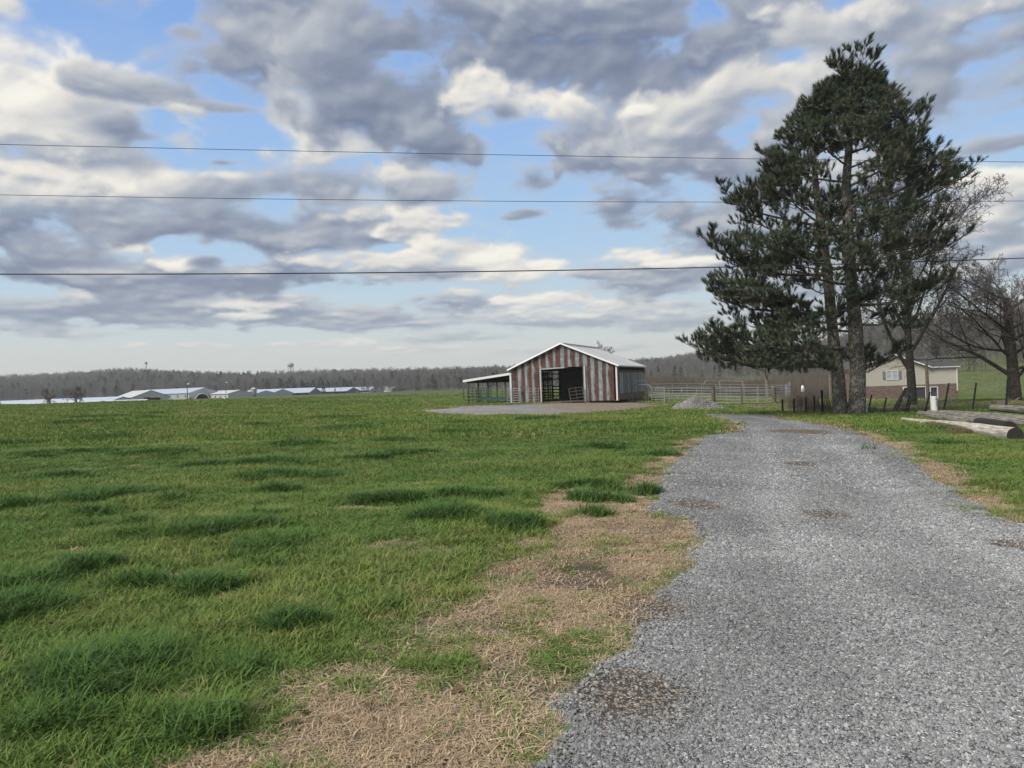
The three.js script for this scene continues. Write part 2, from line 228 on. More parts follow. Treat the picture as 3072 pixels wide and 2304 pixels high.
const STRAW_R = [[5.9, -14], [6.1, 0], [6.0, 6.5], [6.0, 8.88], [6.9, 11.71], [8.35, 16.11], [9.7, 19.85], [11.0, 24.67], [11.6, 31.07], [12.4, 35], ...EDGE_R.slice().reverse()];
const PAD = [[-5.9, 51.0], [-3.42, 57.3], [0.54, 58.3], [3, 61.5], [9.47, 60.8], [10.21, 53.95], [5.07, 44.76], [1.8, 41.6], [-1.65, 43.0], [-4.9, 46.2]];
const DIRT = [[3.59, 8.98, 0.3], [5.23, 14.06, 0.3], [4.62, 7.11, 0.25], [0.52, 6.44, 0.45], [0.86, 5.46, 0.3], [0.50, 3.94, 0.33], [8.45, 22.29, 0.8], [2.3, 9.9, 0.35]];
const RANK = [[-5.93, 11.27, 1.2], [-6.9, 10.6, 0.9], [-3.34, 8.58, 1.15], [-2.53, 7.67, 0.75], [1.07, 11.39, 0.85], [-0.09, 8.56, 0.6], [-2.1, 10.42, 0.7], [-8.78, 18.67, 1.5], [-2.44, 17.52, 1.3], [-3.59, 5.51, 0.5], [2.1, 18.49, 1.4], [-4.4, 13.21, 0.9], [-1.54, 5.09, 0.3], [-1.54, 4.35, 0.34], [-1.48, 3.5, 0.42], [-2.37, 4.25, 0.5], [-11.81, 19.22, 1.7], [-1.62, 24.45, 1.4], [2.88, 16.56, 0.8], [-0.92, 5.58, 0.28], [-5.9, 20.83, 1.2], [-8.5, 14.5, 0.9], [-14, 26, 1.8], [-6, 28, 1.6], [3.2, 28, 1.5], [-20, 36, 2.4], [-9, 38, 2], [1, 34, 1.6], [14.5, 32.2, 0.6], [16.1, 31.8, 0.7], [9.9, 17.6, 0.7], [12.6, 22, 0.9], [11.2, 15.2, 0.8], [-17, 22, 1.2], [-24, 44, 2.6], [-2, 31, 1.1]];
{ const r = rng(12); for (const q of RANK) q[2] *= 0.76; for (let i = 0; i < 30; i++) { const t = 9 + r() * r() * 85, u = r() * 1.35 - 0.85; RANK.push([u * t, t, (0.28 + r() * 0.5) * (1 + t / 45)]); } for (let i = 0; i < 30; i++) { const t = 2.8 + r() * 9, u = -0.78 + r() * 0.5; RANK.push([u * t - 0.2, t, 0.12 + r() * 0.26]); } }
const inDrive = (x, t) => sd(DRIVE, x, t) + fbm(x * 2.3, t * 2.3, 3) * 0.22 * ss(0, 20, 20) ;
function cover(x, t) {
  const o = { gravel: 0, straw: 0, dirt: 0, rank: 0 };
  const jag = fbm(x * 2.1, t * 2.1, 4);
  const drv = (t < 40 && x > -4 && x < 15) ? sd(DRIVE, x, t) + jag * 0.24 : -5;
  const pad = (t > 38 && t < 64 && x > -9 && x < 13) ? sd(PAD, x, t) + jag * 0.8 : -5;
  o.drv = drv; o.pad = pad; o.gravel = ss(-0.12, 0.12, Math.max(drv, pad));
  if (t < 40) { const jg = jag * 0.5 + fbm(x * 0.9 + 60, t * 0.9, 3) * 0.75, a = Math.max(sd(STRAW_L, x, t) + jg + 0.05, (x > 4 ? sd(STRAW_R, x, t) + jg * 0.7 : -5)); o.straw = ss(-0.6, 0.4, a); if (drv > -0.5 && drv < 0.3) o.straw = Math.max(o.straw, 0.6); }
  if (pad > -3 && t > 38) o.straw = Math.max(o.straw, ss(-2.6, 0, pad) * 0.75);
  o.straw = Math.max(o.straw, ss(0.28, 0.5, fbm(x * 0.9 + 31, t * 0.9, 4)) * 0.7 * ss(24, 6, t), ss(0.25, 0.5, fbm(x * 0.25 + 3, t * 0.25, 4)) * 0.5 * ss(10, 30, t));
  for (const [a, b, r] of DIRT) { const d = Math.hypot(x - a, (t - b) * 0.75); if (d < r * 1.6) o.dirt = Math.max(o.dirt, ss(1.25, 0.7, d / r + jag * 0.5)); }
  if (pad > -1) o.dirt = Math.max(o.dirt, ss(1.5, 5, x + jag * 3) * 0.9);
  for (const [a, b, r] of RANK) { const dx = x - a, dt = t - b; if (Math.abs(dx) < r * 1.6 && Math.abs(dt) < r * 1.3) { const d = Math.hypot(dx, dt * 1.15) / r; o.rank = Math.max(o.rank, ss(1.1, 0.15, d + jag * 0.9)); } }
  return o;
}

// ------------------------------------------------------------------ ground sheet
function lines(a, b, step) { const out = []; for (let v = 0; v < b;) { out.push(v); v += step(v); } out.push(b); const neg = []; for (let v = 0; v > a;) { v -= step(-v); neg.unshift(Math.max(v, a)); } return [...neg, ...out]; }
{
  const xs = lines(-1900, 1900, (v) => Math.max(0.13, v * 0.032)), ts = lines(-14, 1900, (v) => Math.max(0.13, v * 0.026));
  const pos = [], uv = [], color = [], idx = [], nx = xs.length;
  const c = V();
  for (const t of ts) for (const x of xs) {
    pos.push(x, land(x, t), -t); uv.push(x / 2.5, t / 2.5);
    const k = t < 130 && Math.abs(x) < 110 ? cover(x, t) : { straw: 0, dirt: 0, gravel: 0, rank: 0 };
    const big = fbm(x * 0.02, t * 0.02, 3), mid = fbm(x * 0.5, t * 0.5, 3);
    // earth and thatch between the blades
    c.set(0.10, 0.11, 0.035); if (t > 45) c.lerp(V(0.115, 0.145, 0.036), ss(45, 110, t) * 0.8);
    c.lerp(V(0.17, 0.155, 0.06), ss(-0.1, 0.5, big + mid * 0.6) * 0.6); if (t > 90) c.lerp(V(0.085, 0.125, 0.03), ss(0.0, 0.4, fbm(x * 0.06 + 4, t * 0.16, 3)) * 0.7);
    c.lerp(V(0.24, 0.19, 0.13), k.straw * 0.85); c.lerp(V(0.17, 0.12, 0.08), k.dirt * 0.9); c.lerp(V(0.22, 0.21, 0.20), k.gravel * 0.6);
    if (t > 240) c.lerp(V(0.10, 0.085, 0.065), ss(-0.3, 0.2, mid + big) * ss(300, 450, t));
    if (x > 30 && t > 112 && t < 330) c.lerp(V(0.18, 0.215, 0.055), 0.5 + 0.5 * ss(-0.3, 0.3, fbm(x * 0.07, t * 0.2, 3)));
    if (x > 12 && t > 36 && t < 110) c.lerp(V(0.36, 0.27, 0.12), ss(-0.35, 0.2, fbm(x * 0.12, t * 0.2, 3)) * 0.8 * ss(12, 20, x) * ss(36, 42, t));
    color.push(c.x, c.y, c.z);
  }
  for (let j = 0; j < ts.length - 1; j++) for (let i = 0; i < nx - 1; i++) { const a = j * nx + i; idx.push(a, a + 1, a + nx, a + 1, a + nx + 1, a + nx); }
  setting('ground', geoFrom(pos, idx, uv, color), M.ground, 'rolling pasture ground running out to the wooded hills');
}
function sheet(name, label, x0, x1, t0, t1, step, inside, tint, m, lift) { // a sheet that dips below the ground outside its outline
  const nx = Math.ceil((x1 - x0) / step), nt = Math.ceil((t1 - t0) / step), id = new Int32Array((nx + 1) * (nt + 1)).fill(-1), val = new Float32Array((nx + 1) * (nt + 1));
  const pos = [], uv = [], color = [], idx = [];
  for (let j = 0; j <= nt; j++) for (let i = 0; i <= nx; i++) val[j * (nx + 1) + i] = inside(x0 + i * step, t0 + j * step);
  const put = (i, j) => { const k = j * (nx + 1) + i; if (id[k] < 0) { const x = x0 + i * step, t = t0 + j * step; id[k] = pos.length / 3; pos.push(x, land(x, t) + clamp(val[k] * 0.35, -0.04, lift), -t); uv.push(x / 1.6, t / 1.6); color.push(...tint(x, t)); } return id[k]; };
  for (let j = 0; j < nt; j++) for (let i = 0; i < nx; i++) { const k = j * (nx + 1) + i; if (Math.max(val[k], val[k + 1], val[k + nx + 1], val[k + nx + 2]) > 0) { const a = put(i, j), b = put(i + 1, j), c = put(i, j + 1), d = put(i + 1, j + 1); idx.push(a, b, c, b, d, c); } }
  return setting(name, geoFrom(pos, idx, uv, color), m, label);
}
// two wheel tracks where the stone is ground finer and paler
const MID = [[-14, 1.9], [0, 2.2], [6, 3.3], [9, 3.9], [13, 5.0], [17, 6.3], [22, 8.1], [28, 9.2], [34, 10], [40, 10.6]];
function track(x, t) { let i = 1; while (i < MID.length - 1 && MID[i][0] < t) i++; const m = lerp(MID[i - 1][1], MID[i][1], clamp((t - MID[i - 1][0]) / (MID[i][0] - MID[i - 1][0]), 0, 1)), d = Math.abs(Math.abs(x - m + fbm(t * 0.3, 3, 2) * 0.3) - 0.85); return (ss(0.55, 0.1, d) - 0.45) * 0.26 * (0.7 + fbm(x * 1.3, t * 0.5 + 9, 3)); }
const driveTint = (x, t) => { const k = cover(x, t), n = fbm(x * 0.7, t * 0.7, 4) * 0.30 + fbm(x * 2.5 + 7, t * 0.5, 3) * 0.12 + track(x, t) * 1.2; const g = 1.25 + n; const d = k.dirt; return [lerp(g, 0.80, d), lerp(g, 0.62, d), lerp(g, 0.46, d)]; };
sheet('gravel_driveway', 'grey crushed stone driveway curving up towards the corral', -3, 13.5, -12, 38, 0.14, (x, t) => sd(DRIVE, x, t) + fbm(x * 2.1, t * 2.1, 4) * 0.24, driveTint, M.gravel, 0.03);
sheet('gravel_yard', 'pale gravel and dirt yard in front of the barn', -8, 12.5, 40, 63, 0.3, (x, t) => sd(PAD, x, t) + fbm(x * 2.1, t * 2.1, 4) * 0.8, (x, t) => { const d = ss(1, 5, x + fbm(x, t, 3) * 3), n = 1.35 + fbm(x * 0.6, t * 1.2, 3) * 0.5; return [lerp(n * 1.02, 1.3, d), lerp(n * 0.99, 1.04, d), lerp(n * 0.95, 0.74, d)]; }, M.gravel, 0.03);
console.log('ground done');

// ------------------------------------------------------------------ loose stones of the driveway
(function makeStones() {
  const shapes = []; for (let s = 0; s < 3; s++) { const g = new THREE.IcosahedronGeometry(1, 0), p = g.attributes.position, r = rng(40 + s), seen = {}; for (let i = 0; i < p.count; i++) { const key = [p.getX(i), p.getY(i), p.getZ(i)].map((v) => v.toFixed(2)).join(); const f = seen[key] ??= [0.75 + r() * 0.5, 0.6 + r() * 0.5, 0.75 + r() * 0.5]; p.setXYZ(i, p.getX(i) * f[0], p.getY(i) * f[1] * 0.7, p.getZ(i) * f[2]); } g.computeVertexNormals(); shapes.push(g); }
  const r = rng(77), mats = [[], [], []], cols = [[], [], []], q = new THREE.Quaternion(), e = new THREE.Euler();
  const bands = [[2.2, 4.5, 9000, 0.0055], [4.5, 7, 5600, 0.0064], [7, 11, 2400, 0.0082], [11, 18, 640, 0.0115], [18, 30, 130, 0.014]];
  for (const [a, b, dens, size] of bands) {
    const x0 = -2, x1 = 0.78 * b + 1, n = Math.round((b - a) * (x1 - x0) * dens);
    for (let i = 0; i < n; i++) {
      const x = x0 + r() * (x1 - x0), t = a + r() * (b - a); if (x > 0.76 * t + 0.8 || r() < ss(13, 29, t) * 0.92) continue;
      const f = sd(DRIVE, x, t) + fbm(x * 2.1, t * 2.1, 4) * 0.24; if (f < -0.08 && !(f > -1.2 && r() < 0.025)) continue;
      const k = Math.floor(r() * 3); let dirt = 0; for (const [da, db, dr] of DIRT) { const d = Math.hypot(x - da, (t - db) * 0.75); if (d < dr * 1.3) dirt = Math.max(dirt, ss(1.2, 0.7, d / dr + fbm(x * 2.1, t * 2.1, 3) * 0.4)); }
      if (r() < dirt * 0.78) continue;
      const sc = size * (0.5 + r() * r() * 1.9), y = land(x, t) + clamp(f * 0.35, 0, 0.03) + sc * 0.2;
      const m = new THREE.Matrix4().compose(V(x, y, -t), q.setFromEuler(e.set(r() * 0.8, r() * 6.3, r() * 0.8)), V(sc, sc, sc));
      mats[k].push(m); const g = (0.195 + (r() - 0.5) * 0.07 + Math.pow(r(), 3) * 0.20) * (1 + fbm(x * 0.7, t * 0.7, 3) * 0.30 + track(x, t)); const bl = (r() - 0.5) * 0.06; cols[k].push(col(g * (0.99 - bl), g * 1.0, g * (1.0 + bl)));
    }
  }
  const LB = ['angular grey stones lying loose on the driveway', 'small pale chips of stone scattered over the driveway', 'darker crushed stones pressed into the driveway'];
  shapes.forEach((g, k) => stuff('gravel_stones', g, M.stone, mats[k], cols[k], LB[k], 'gravel'));
  console.log('stones', mats.map((m) => m.length).join());
})();

// ------------------------------------------------------------------ grass
function tuftGeo(seed, n, h, spread, lean, width, segs = 3, curl = 1) {
  const r = rng(seed), pos = [], color = [], idx = [], nor = [];
  for (let i = 0; i < n; i++) {
    const a = r() * 6.283, rad = Math.sqrt(r()) * spread, x = Math.cos(a) * rad, z = Math.sin(a) * rad, b = r() * 6.283, dx = Math.cos(b), dz = Math.sin(b), H = h * (0.45 + 0.75 * r()), le = H * lean * (0.25 + r() * 1.1), w = width * (0.6 + 0.8 * r()), tn = 0.8 + r() * 0.4, yl = r() * r() * 0.5;
    const px = -dz * w, pz = dx * w, s = pos.length / 3;
    for (let k = 0; k <= segs; k++) {
      const f = k / segs, cx = x + dx * le * Math.pow(f, 1 + 0.8 * curl), cz = z + dz * le * Math.pow(f, 1 + 0.8 * curl), cy = H * (f - curl * 0.28 * lean * f * f * f), ww = (1 - f * f * 0.98) * 0.5;
      pos.push(cx + px * ww, cy, cz + pz * ww, cx - px * ww, cy, cz - pz * ww);
      for (let q = 0; q < 2; q++) { color.push(tn * (1 + yl * 0.8), tn * (1 + yl * 0.25), tn); }
      if (k) { const o = s + k * 2; idx.push(o - 2, o - 1, o, o - 1, o + 1, o); }
    }
  }
  return geoFrom(pos, idx, null, color);
}
(function makeGrass() {
  const kinds = [];
  const add = (geo, m, label, category, name) => { const k = { geo, m, label, category, name, mats: [], cols: [] }; kinds.push(k); return k; };
  const short = [0, 1, 2].map((s) => add(tuftGeo(100 + s, 26, 0.075, 0.075, 0.9, 0.0055), M.blade, ['short green pasture grass on the near field', 'mid green turf blades woven through the near field', 'yellowish green turf blades over the near field'][s], 'grass', 'pasture_grass'));
  const tall = [0, 1].map((s) => add(tuftGeo(200 + s, 42, 0.172, 0.10, 1.0, 0.0065, 4), M.blade, ['tall dark green bunches of rank grass', 'long arching blades of dark rank grass'][s], 'grass', 'rank_grass'));
  const dry = [0, 1].map((s) => add(tuftGeo(300 + s, 36, 0.034, 0.10, 2.7, 0.0036, 3, 1.2), M.straw, ['pale dead grass along the driveway edge', 'matted straw coloured grass beside the gravel'][s], 'dry grass', 'dead_grass'));
  const far = [0, 1].map((s) => add(tuftGeo(400 + s, 44, 0.10, 0.38, 0.8, 0.022, 2), M.blade, ['green grass covering the middle of the pasture', 'pasture grass running back to the field edge'][s], 'grass', 'pasture_grass'));
  const r = rng(2024), q = new THREE.Quaternion(), e = new THREE.Euler(), c = V();
  const bands = [[1.6, 6, 420, 0], [6, 12, 300, 0], [12, 22, 130, 0], [22, 40, 24, 1], [40, 75, 8, 1], [75, 135, 2.6, 1], [135, 195, 0.7, 1]];
  for (const [a, b, dens, lod] of bands) {
    const xl = -0.78 * b - 1.5, xr = 0.78 * b + 1.5, n = Math.round((b - a) * (xr - xl) * dens);
    for (let i = 0; i < n; i++) {
      const x = xl + r() * (xr - xl), t = a + r() * (b - a), j = r(), j2 = r(), j3 = r();
      if (Math.abs(x) > 0.78 * t + 1.5) continue;
      if (t > crestAt(x) + 14 || (t > 135 && x < 34)) continue;
      const lot = x > 12.5 && t > 36 && t < 112 ? ss(12.5, 15, x) : 0; if (lot && r() < lot * 0.5) continue;
      const k = cover(x, t); if (k.drv > 0.02 || k.pad > 0.1) { if (!(k.drv > 0 && k.drv < 0.5 && j < 0.02)) continue; }
      { const dx = x - 4.09, dz = t - 62, lx = dx * 0.934 - dz * 0.358, lz = dx * 0.358 + dz * 0.934; if (lx > -4.6 && lx < 4.6 && lz > -0.2 && lz < 11.5) continue; }
      if (k.dirt > 0.5 && j < 0.9) continue;
      if (k.straw > 0.5 && t < 24 && fbm(x * 1.7 + 77, t * 1.7, 3) > 0.22 && j < 0.75) continue;
      const p1 = fbm(x * 0.55, t * 0.55, 4), p2 = fbm(x * 0.09 + 50, t * 0.13, 3), p3 = fbm(x * 2.2 + 9, t * 2.2, 3);
      const dead = k.straw * (1 - 0.75 * k.rank) > 0.18 + j2 * 0.80 + p3 * 0.5;
      let list, sx, sy; if (lot) k.straw = Math.max(k.straw, lot * (0.55 + p1 * 0.8));
      const nearDrive = ss(-0.6, 0.0, Math.max(k.drv, k.pad));
      if (dead) {
        if (lod) { list = far; sx = 0.7 + t / 60; sy = 0.35 + j3 * 0.3; } else { list = dry; sx = 0.8 + j * 0.7 + t * 0.03; sy = (0.7 + j3 * 0.9) * (1 + t * 0.02); }
        const g = 0.75 + j3 * 0.5; c.set(0.45 * g, 0.365 * g, 0.235 * g).lerp(V(0.26, 0.195, 0.13), j2 * 0.65);
      } else {
        c.set(0.124, 0.226, 0.045).lerp(V(0.218, 0.280, 0.074), clamp(0.36 + p1 * 0.9 + p3 * 0.5 - k.rank, 0, 1)).lerp(V(0.098, 0.190, 0.036), clamp(0.2 - p2 * 1.5 + k.rank * 0.2, 0, 1) * 0.6).lerp(V(0.062, 0.135, 0.032), k.rank * 0.8);
        if (j2 < 0.09 + k.straw * 0.3 && !k.rank) c.lerp(V(0.36, 0.29, 0.15), 0.6);
        c.multiplyScalar(0.86 + j3 * 0.28);
        const hgt = (0.80 + 0.6 * clamp(p1 + 0.4, 0, 1) + 0.5 * clamp(p3, 0, 1)) * (1 - 0.45 * nearDrive) * (1 - 0.35 * k.straw);
        if (lod) { list = far; sx = 0.75 + t / 75; sy = (0.75 + hgt * 0.4) * (1 + k.rank * 0.9); }
        else if (j < Math.max(k.rank * k.rank * 0.6, ss(0.05, 0.5, p1 + p3 * 0.5) * 0.16 * (1 - k.straw))) { list = tall; sx = 0.85 + j3 * 0.5 + t * 0.02; sy = (0.5 + 0.6 * k.rank) * (0.7 + j3 * 0.6); }
        else { list = short; sx = 0.9 + j * 0.4 + t * 0.045; sy = hgt * (0.8 + j3 * 0.5) * (1 + k.rank * 0.7); }
      }
      if (lot) sy *= 1 - 0.6 * lot; if (lod && t > 110) sy *= 0.8;
      const m = list[Math.floor(r() * list.length)];
      m.mats.push(new THREE.Matrix4().compose(V(x, land(x, t) - 0.004, -t), q.setFromEuler(e.set((r() - 0.5) * 0.25, r() * 6.283, (r() - 0.5) * 0.25)), V(sx, sy, sx))); m.cols.push(col(c.x, c.y, c.z));
    }
  }
  // dead stalks round the poles and along the fence
  for (let i = 0; i < 500; i++) { const s = r(), x = 12.4 + s * 1.4 + (r() - 0.5) * 0.5, t = 20.8 + s * 4 + (r() - 0.5) * 0.4; const m = tall[i % 2]; if (x < 13.2 + 0.2 * (t - 20)) { m.mats.push(new THREE.Matrix4().compose(at(x - 0.2, t), q.setFromEuler(e.set(0, r() * 6.3, 0)), V(1, 0.9 + r() * 0.6, 1))); m.cols.push(r() < 0.6 ? col(0.32, 0.25, 0.15) : col(0.06, 0.13, 0.045)); } }
  for (const k of kinds) { if (k.mats.length) stuff(k.name, k.geo, k.m, k.mats, k.cols, k.label, k.category); }
  console.log('grass', kinds.map((k) => k.mats.length).join());
})();

// ------------------------------------------------------------------ barn with its lean-to
{
  const YAW = -0.367, barn = thing('barn', 'gabled barn clad in rusty and galvanised striped sheets with a lean-to on its left', 'barn', [4.09, 0.02, -62], YAW);
  const HW = 4.45, RIDGE = 4.68, EAVE = 2.78, DEEP = 11, roofAt = (x) => RIDGE - (RIDGE - EAVE) * Math.abs(x) / 4.65;
  // rust eats each sheet from its right edge, galvanised metal is left along the lap
  const sheets = []; for (let s = 0; s < 5; s++) {
    const off = s * 37.7;
    const tx = texture(64, 512, (x, y) => {
      const u = x / 64, v = y / 512, n = fbm(u * 5 + off, v * 9 + off, 4), m = fbm(u * 3 + off + 50, v * 26, 3), cut = [0.30, 0.42, 0.36, 0.52, 0.26][s] + n * 0.26;
      let c = V(138, 146, 148).multiplyScalar(0.95 + m * 0.18); const red = V(92, 56, 50).lerp(V(112, 78, 60), clamp(n * 1.4 + 0.3, 0, 1)).multiplyScalar(0.86 + m * 0.2);
      const w = ss(cut - 0.05, cut + 0.16, u); c.lerp(red, w); if (w > 0.05 && w < 0.9) c.lerp(V(84, 80, 72), ss(0.0, 0.4, n + m * 0.5) * 0.75);
      return [c.x, c.y, c.z];
    });
    tx.wrapS = tx.wrapT = THREE.ClampToEdgeWrapping; sheets.push(std({ map: tx, roughness: 0.62, metalness: 0.15, side: THREE.DoubleSide }));
  }
  const greySheets = [[0.26, 0.27, 0.275], [0.20, 0.195, 0.19], [0.30, 0.315, 0.33]].map(([a, b, c]) => std({ color: col(a, b, c), roughness: 0.6, metalness: 0.35, side: THREE.DoubleSide }));
  function corrugated(w, bottom, top, n = 14, depth = 0.018) { // bottom(x), top(x) heights; the wave runs across
    const pos = [], uv = [], idx = []; for (let i = 0; i <= n; i++) { const x = -w / 2 + w * i / n, b = bottom(x), t = top(x), z = Math.cos(i / n * Math.PI * 2 * (n / 4)) * depth; for (let k = 0; k < 2; k++) { pos.push(x, k ? t : b, z); uv.push(i / n, (k ? t : b) / 4.7); } if (i) { const o = i * 2; idx.push(o - 2, o, o - 1, o, o + 1, o - 1); } }
    return geoFrom(pos, idx, uv);
  }
  part(barn, 'dirt_floor', box(8.7, 0.06, 10.8, 0, 0.0, -5.45), std({ map: soilMap, color: col(0.16, 0.125, 0.09) }));
  const r = rng(3), PW = 0.62, N = Math.ceil(HW * 2 / PW);
  for (let i = 0; i < N; i++) {
    const cx = -HW + PW / 2 + i * PW - 0.02, w = Math.min(PW + 0.02, (HW - (cx - PW / 2)) * 1) ; const xm = cx;
    const door = xm > -1.8 && xm < 1.85;
    const m = part(barn, 'wall_sheet', corrugated(w, (x) => door ? (xm < 0.2 ? 2.72 : 2.8) : 0.02 + r() * 0.02, (x) => Math.max(roofAt(clamp(x + xm, -4.6, 4.6)) - 0.03, 2.6)), sheets[Math.floor(r() * 5)]);
    m.position.set(xm, 0, (i % 2) * 0.006);
  }
  // trims and door frame
  part(barn, 'corner_trim', box(0.13, EAVE - 0.02, 0.1, HW, (EAVE) / 2, 0.06), M.white); part(barn, 'corner_trim', box(0.15, 2.48, 0.1, -HW - 0.01, 1.24, 0.07), M.white);
  const postPaint = std({ color: col(0.45, 0.45, 0.44) }); part(barn, 'door_post', box(0.12, 2.72, 0.12, -1.84, 1.36, 0.07), postPaint); part(barn, 'door_post', box(0.1, 2.84, 0.12, 1.88, 1.42, 0.07), postPaint);
  part(barn, 'door_header', bar(V(-1.75, 2.7, 0.05), V(0.2, 2.76, 0.05), 0.06, 0.09), M.galv);
  for (const s of [-1, 1]) part(barn, 'rake_trim', bar(V(s * 4.68, EAVE - 0.06, 0.26), V(0, RIDGE + 0.02, 0.26), 0.05, 0.13), M.white);
  part(barn, 'ridge_cap', box(0.34, 0.04, DEEP + 0.5, 0, RIDGE + 0.05, -DEEP / 2), M.roofMetal);
  // roof sheets, laid from eave to ridge
  const roofGeo = corrugated(0.94, () => 0, () => 5.05, 12, 0.012), rm = [M.roofMetal, std({ color: col(0.52, 0.515, 0.505), roughness: 0.5, side: THREE.DoubleSide })]; M.roofMetal.side = THREE.DoubleSide;
  const ang = Math.atan2(RIDGE - EAVE, 4.68);
  for (const s of [-1, 1]) for (let i = 0; i < 12; i++) {
    const m = part(barn, 'roof_sheet', roofGeo, rm[Math.floor(r() * 2)]); const g = new THREE.Matrix4().makeBasis(V(0, 0, -s), V(-s * Math.cos(ang), Math.sin(ang), 0), V(s * Math.sin(ang), Math.cos(ang), 0));
    m.quaternion.setFromRotationMatrix(g); m.position.set(s * 4.7, EAVE - 0.02 + (i % 2) * 0.006, 0.22 - 0.47 - i * 0.94 * 0.985); m.position.z += 0.0;
  }
  for (const s of [-1, 1]) part(barn, 'eave_trim', box(0.05, 0.10, DEEP + 0.4, s * 4.7, EAVE - 0.07, -DEEP / 2), M.white);
  // right side wall: open gap under the eave, weathered sheets, tan boards at the foot
  for (let i = 0; i < 16; i++) { const m = part(barn, 'side_sheet', corrugated(0.69, () => 0.5 + r() * 0.03, () => 2.18 + r() * 0.08, 10, 0.02), greySheets[i === 0 ? 2 : Math.floor(r() * 3)]); m.rotation.y = Math.PI / 2; m.position.set(HW + 0.03 + (i % 2) * 0.006, 0, -0.5 - i * 0.68); }
  const tan = std({ map: barkMap, color: col(0.75, 0.6, 0.46) });
  for (let i = 0; i < 8; i++) part(barn, 'foot_board', box(0.04, 0.46, 1.34, HW + 0.06, 0.26, -0.8 - i * 1.36), tan);
  part(barn, 'girt', box(0.1, 0.2, DEEP, HW - 0.06, 2.32, -DEEP / 2), M.darkWood); part(barn, 'girt', box(0.1, 0.16, DEEP, HW - 0.06, 2.66, -DEEP / 2), M.darkWood);
  part(barn, 'corner_post', box(0.14, EAVE, 0.14, HW - 0.05, EAVE / 2, -DEEP + 0.1), M.oldWood);
  // back wall
  for (let i = 1; i < 14; i++) { const cx = -HW + 0.32 + i * 0.64; const m = part(barn, 'back_sheet', corrugated(0.65, () => 0.02, (x) => roofAt(clamp(x + cx, -4.6, 4.6)) - 0.03, 8), greySheets[1]); m.position.set(cx, 0, -DEEP + (i % 2) * 0.006); }
  for (const y of [0.3, 0.6, 0.9, 1.2, 1.9, 2.4]) part(barn, 'back_rail', box(0.95, 0.1, 0.05, -HW + 0.5, y, -DEEP + 0.1), M.darkWood);
  // open left side: posts and rails
  for (let i = 0; i < 9; i++) part(barn, 'side_post', box(0.13, 2.74, 0.13, -HW + 0.05, 1.37, -0.15 - i * 1.33), M.darkWood);
  for (let i = 0; i < 8; i++) part(barn, 'side_stud', box(0.08, 2.74, 0.08, -HW + 0.05, 1.37, -0.82 - i * 1.33), M.darkWood);
  for (const y of [0.18, 0.42, 0.66, 0.95, 1.28, 2.05, 2.5]) part(barn, 'side_rail', box(0.05, 0.1, DEEP - 0.1, -HW + 0.14, y, -DEEP / 2), M.darkWood);
  // trusses
  for (let i = 1; i < 5; i++) { const z = -i * 2.4; part(barn, 'truss', mergeGeometries([bar(V(-4.4, 2.72, z), V(4.4, 2.72, z), 0.05, 0.14), bar(V(-4.4, 2.76, z), V(0, 4.5, z), 0.05, 0.14), bar(V(4.4, 2.76, z), V(0, 4.5, z), 0.05, 0.14), bar(V(0, 2.78, z), V(0, 4.4, z), 0.05, 0.1)]), M.darkWood); }
  // lean-to
  const X0 = -HW - 0.08, X1 = -8.72, H0 = 2.46, H1 = 2.0;
  const la = Math.atan2(H0 - H1, X0 - X1), leanGeo = corrugated(0.94, () => 0, () => Math.hypot(X1 - X0, H0 - H1) + 0.02, 12, 0.012);
  for (let i = 0; i < 12; i++) { const m = part(barn, 'lean_to_sheet', leanGeo, rm[i % 2]); m.quaternion.setFromRotationMatrix(new THREE.Matrix4().makeBasis(V(0, 0, 1), V(Math.cos(la), Math.sin(la), 0), V(-Math.sin(la), Math.cos(la), 0))); m.position.set(X1, H1 + (i % 2) * 0.006, -0.35 - i * 0.925); }
  part(barn, 'lean_to_fascia', bar(V(X1 - 0.05, H1 - 0.04, 0.12), V(X0 + 0.05, H0 - 0.04, 0.12), 0.04, 0.19), M.white);
  part(barn, 'lean_to_beam', box(0.1, 0.2, DEEP, X1 + 0.35, H1 - 0.13, -DEEP / 2), M.darkWood);
  part(barn, 'lean_to_beam', bar(V(X1 + 0.2, H1 - 0.42, -DEEP + 0.1), V(X0, H0 - 0.55, -DEEP + 0.1), 0.08, 0.22), M.darkWood);
  for (let i = 0; i < 5; i++) part(barn, 'lean_to_rafter', bar(V(X1 + 0.1, H1 - 0.1, -0.6 - i * 2.4), V(X0, H0 - 0.1, -0.6 - i * 2.4), 0.05, 0.14), M.darkWood);
  for (let i = 0; i < 6; i++) part(barn, 'lean_to_post', box(0.12, 1.95, 0.12, X1 + 0.33, 0.95, -0.05 - i * 2.15), i ? M.darkWood : M.oldWood);
  for (let i = 1; i < 5; i++) part(barn, 'lean_to_post', box(0.11, 2.2, 0.11, X1 + i * 0.86, 1.1, -DEEP + 0.1), M.darkWood);
}
const barnPoint = (x, z, up = 0) => { const c = Math.cos(-0.367), s = Math.sin(-0.367); const wx = 4.09 + x * c + z * s, wz = -62 - x * s + z * c; return V(wx, land(wx, -wz) + up, wz); };

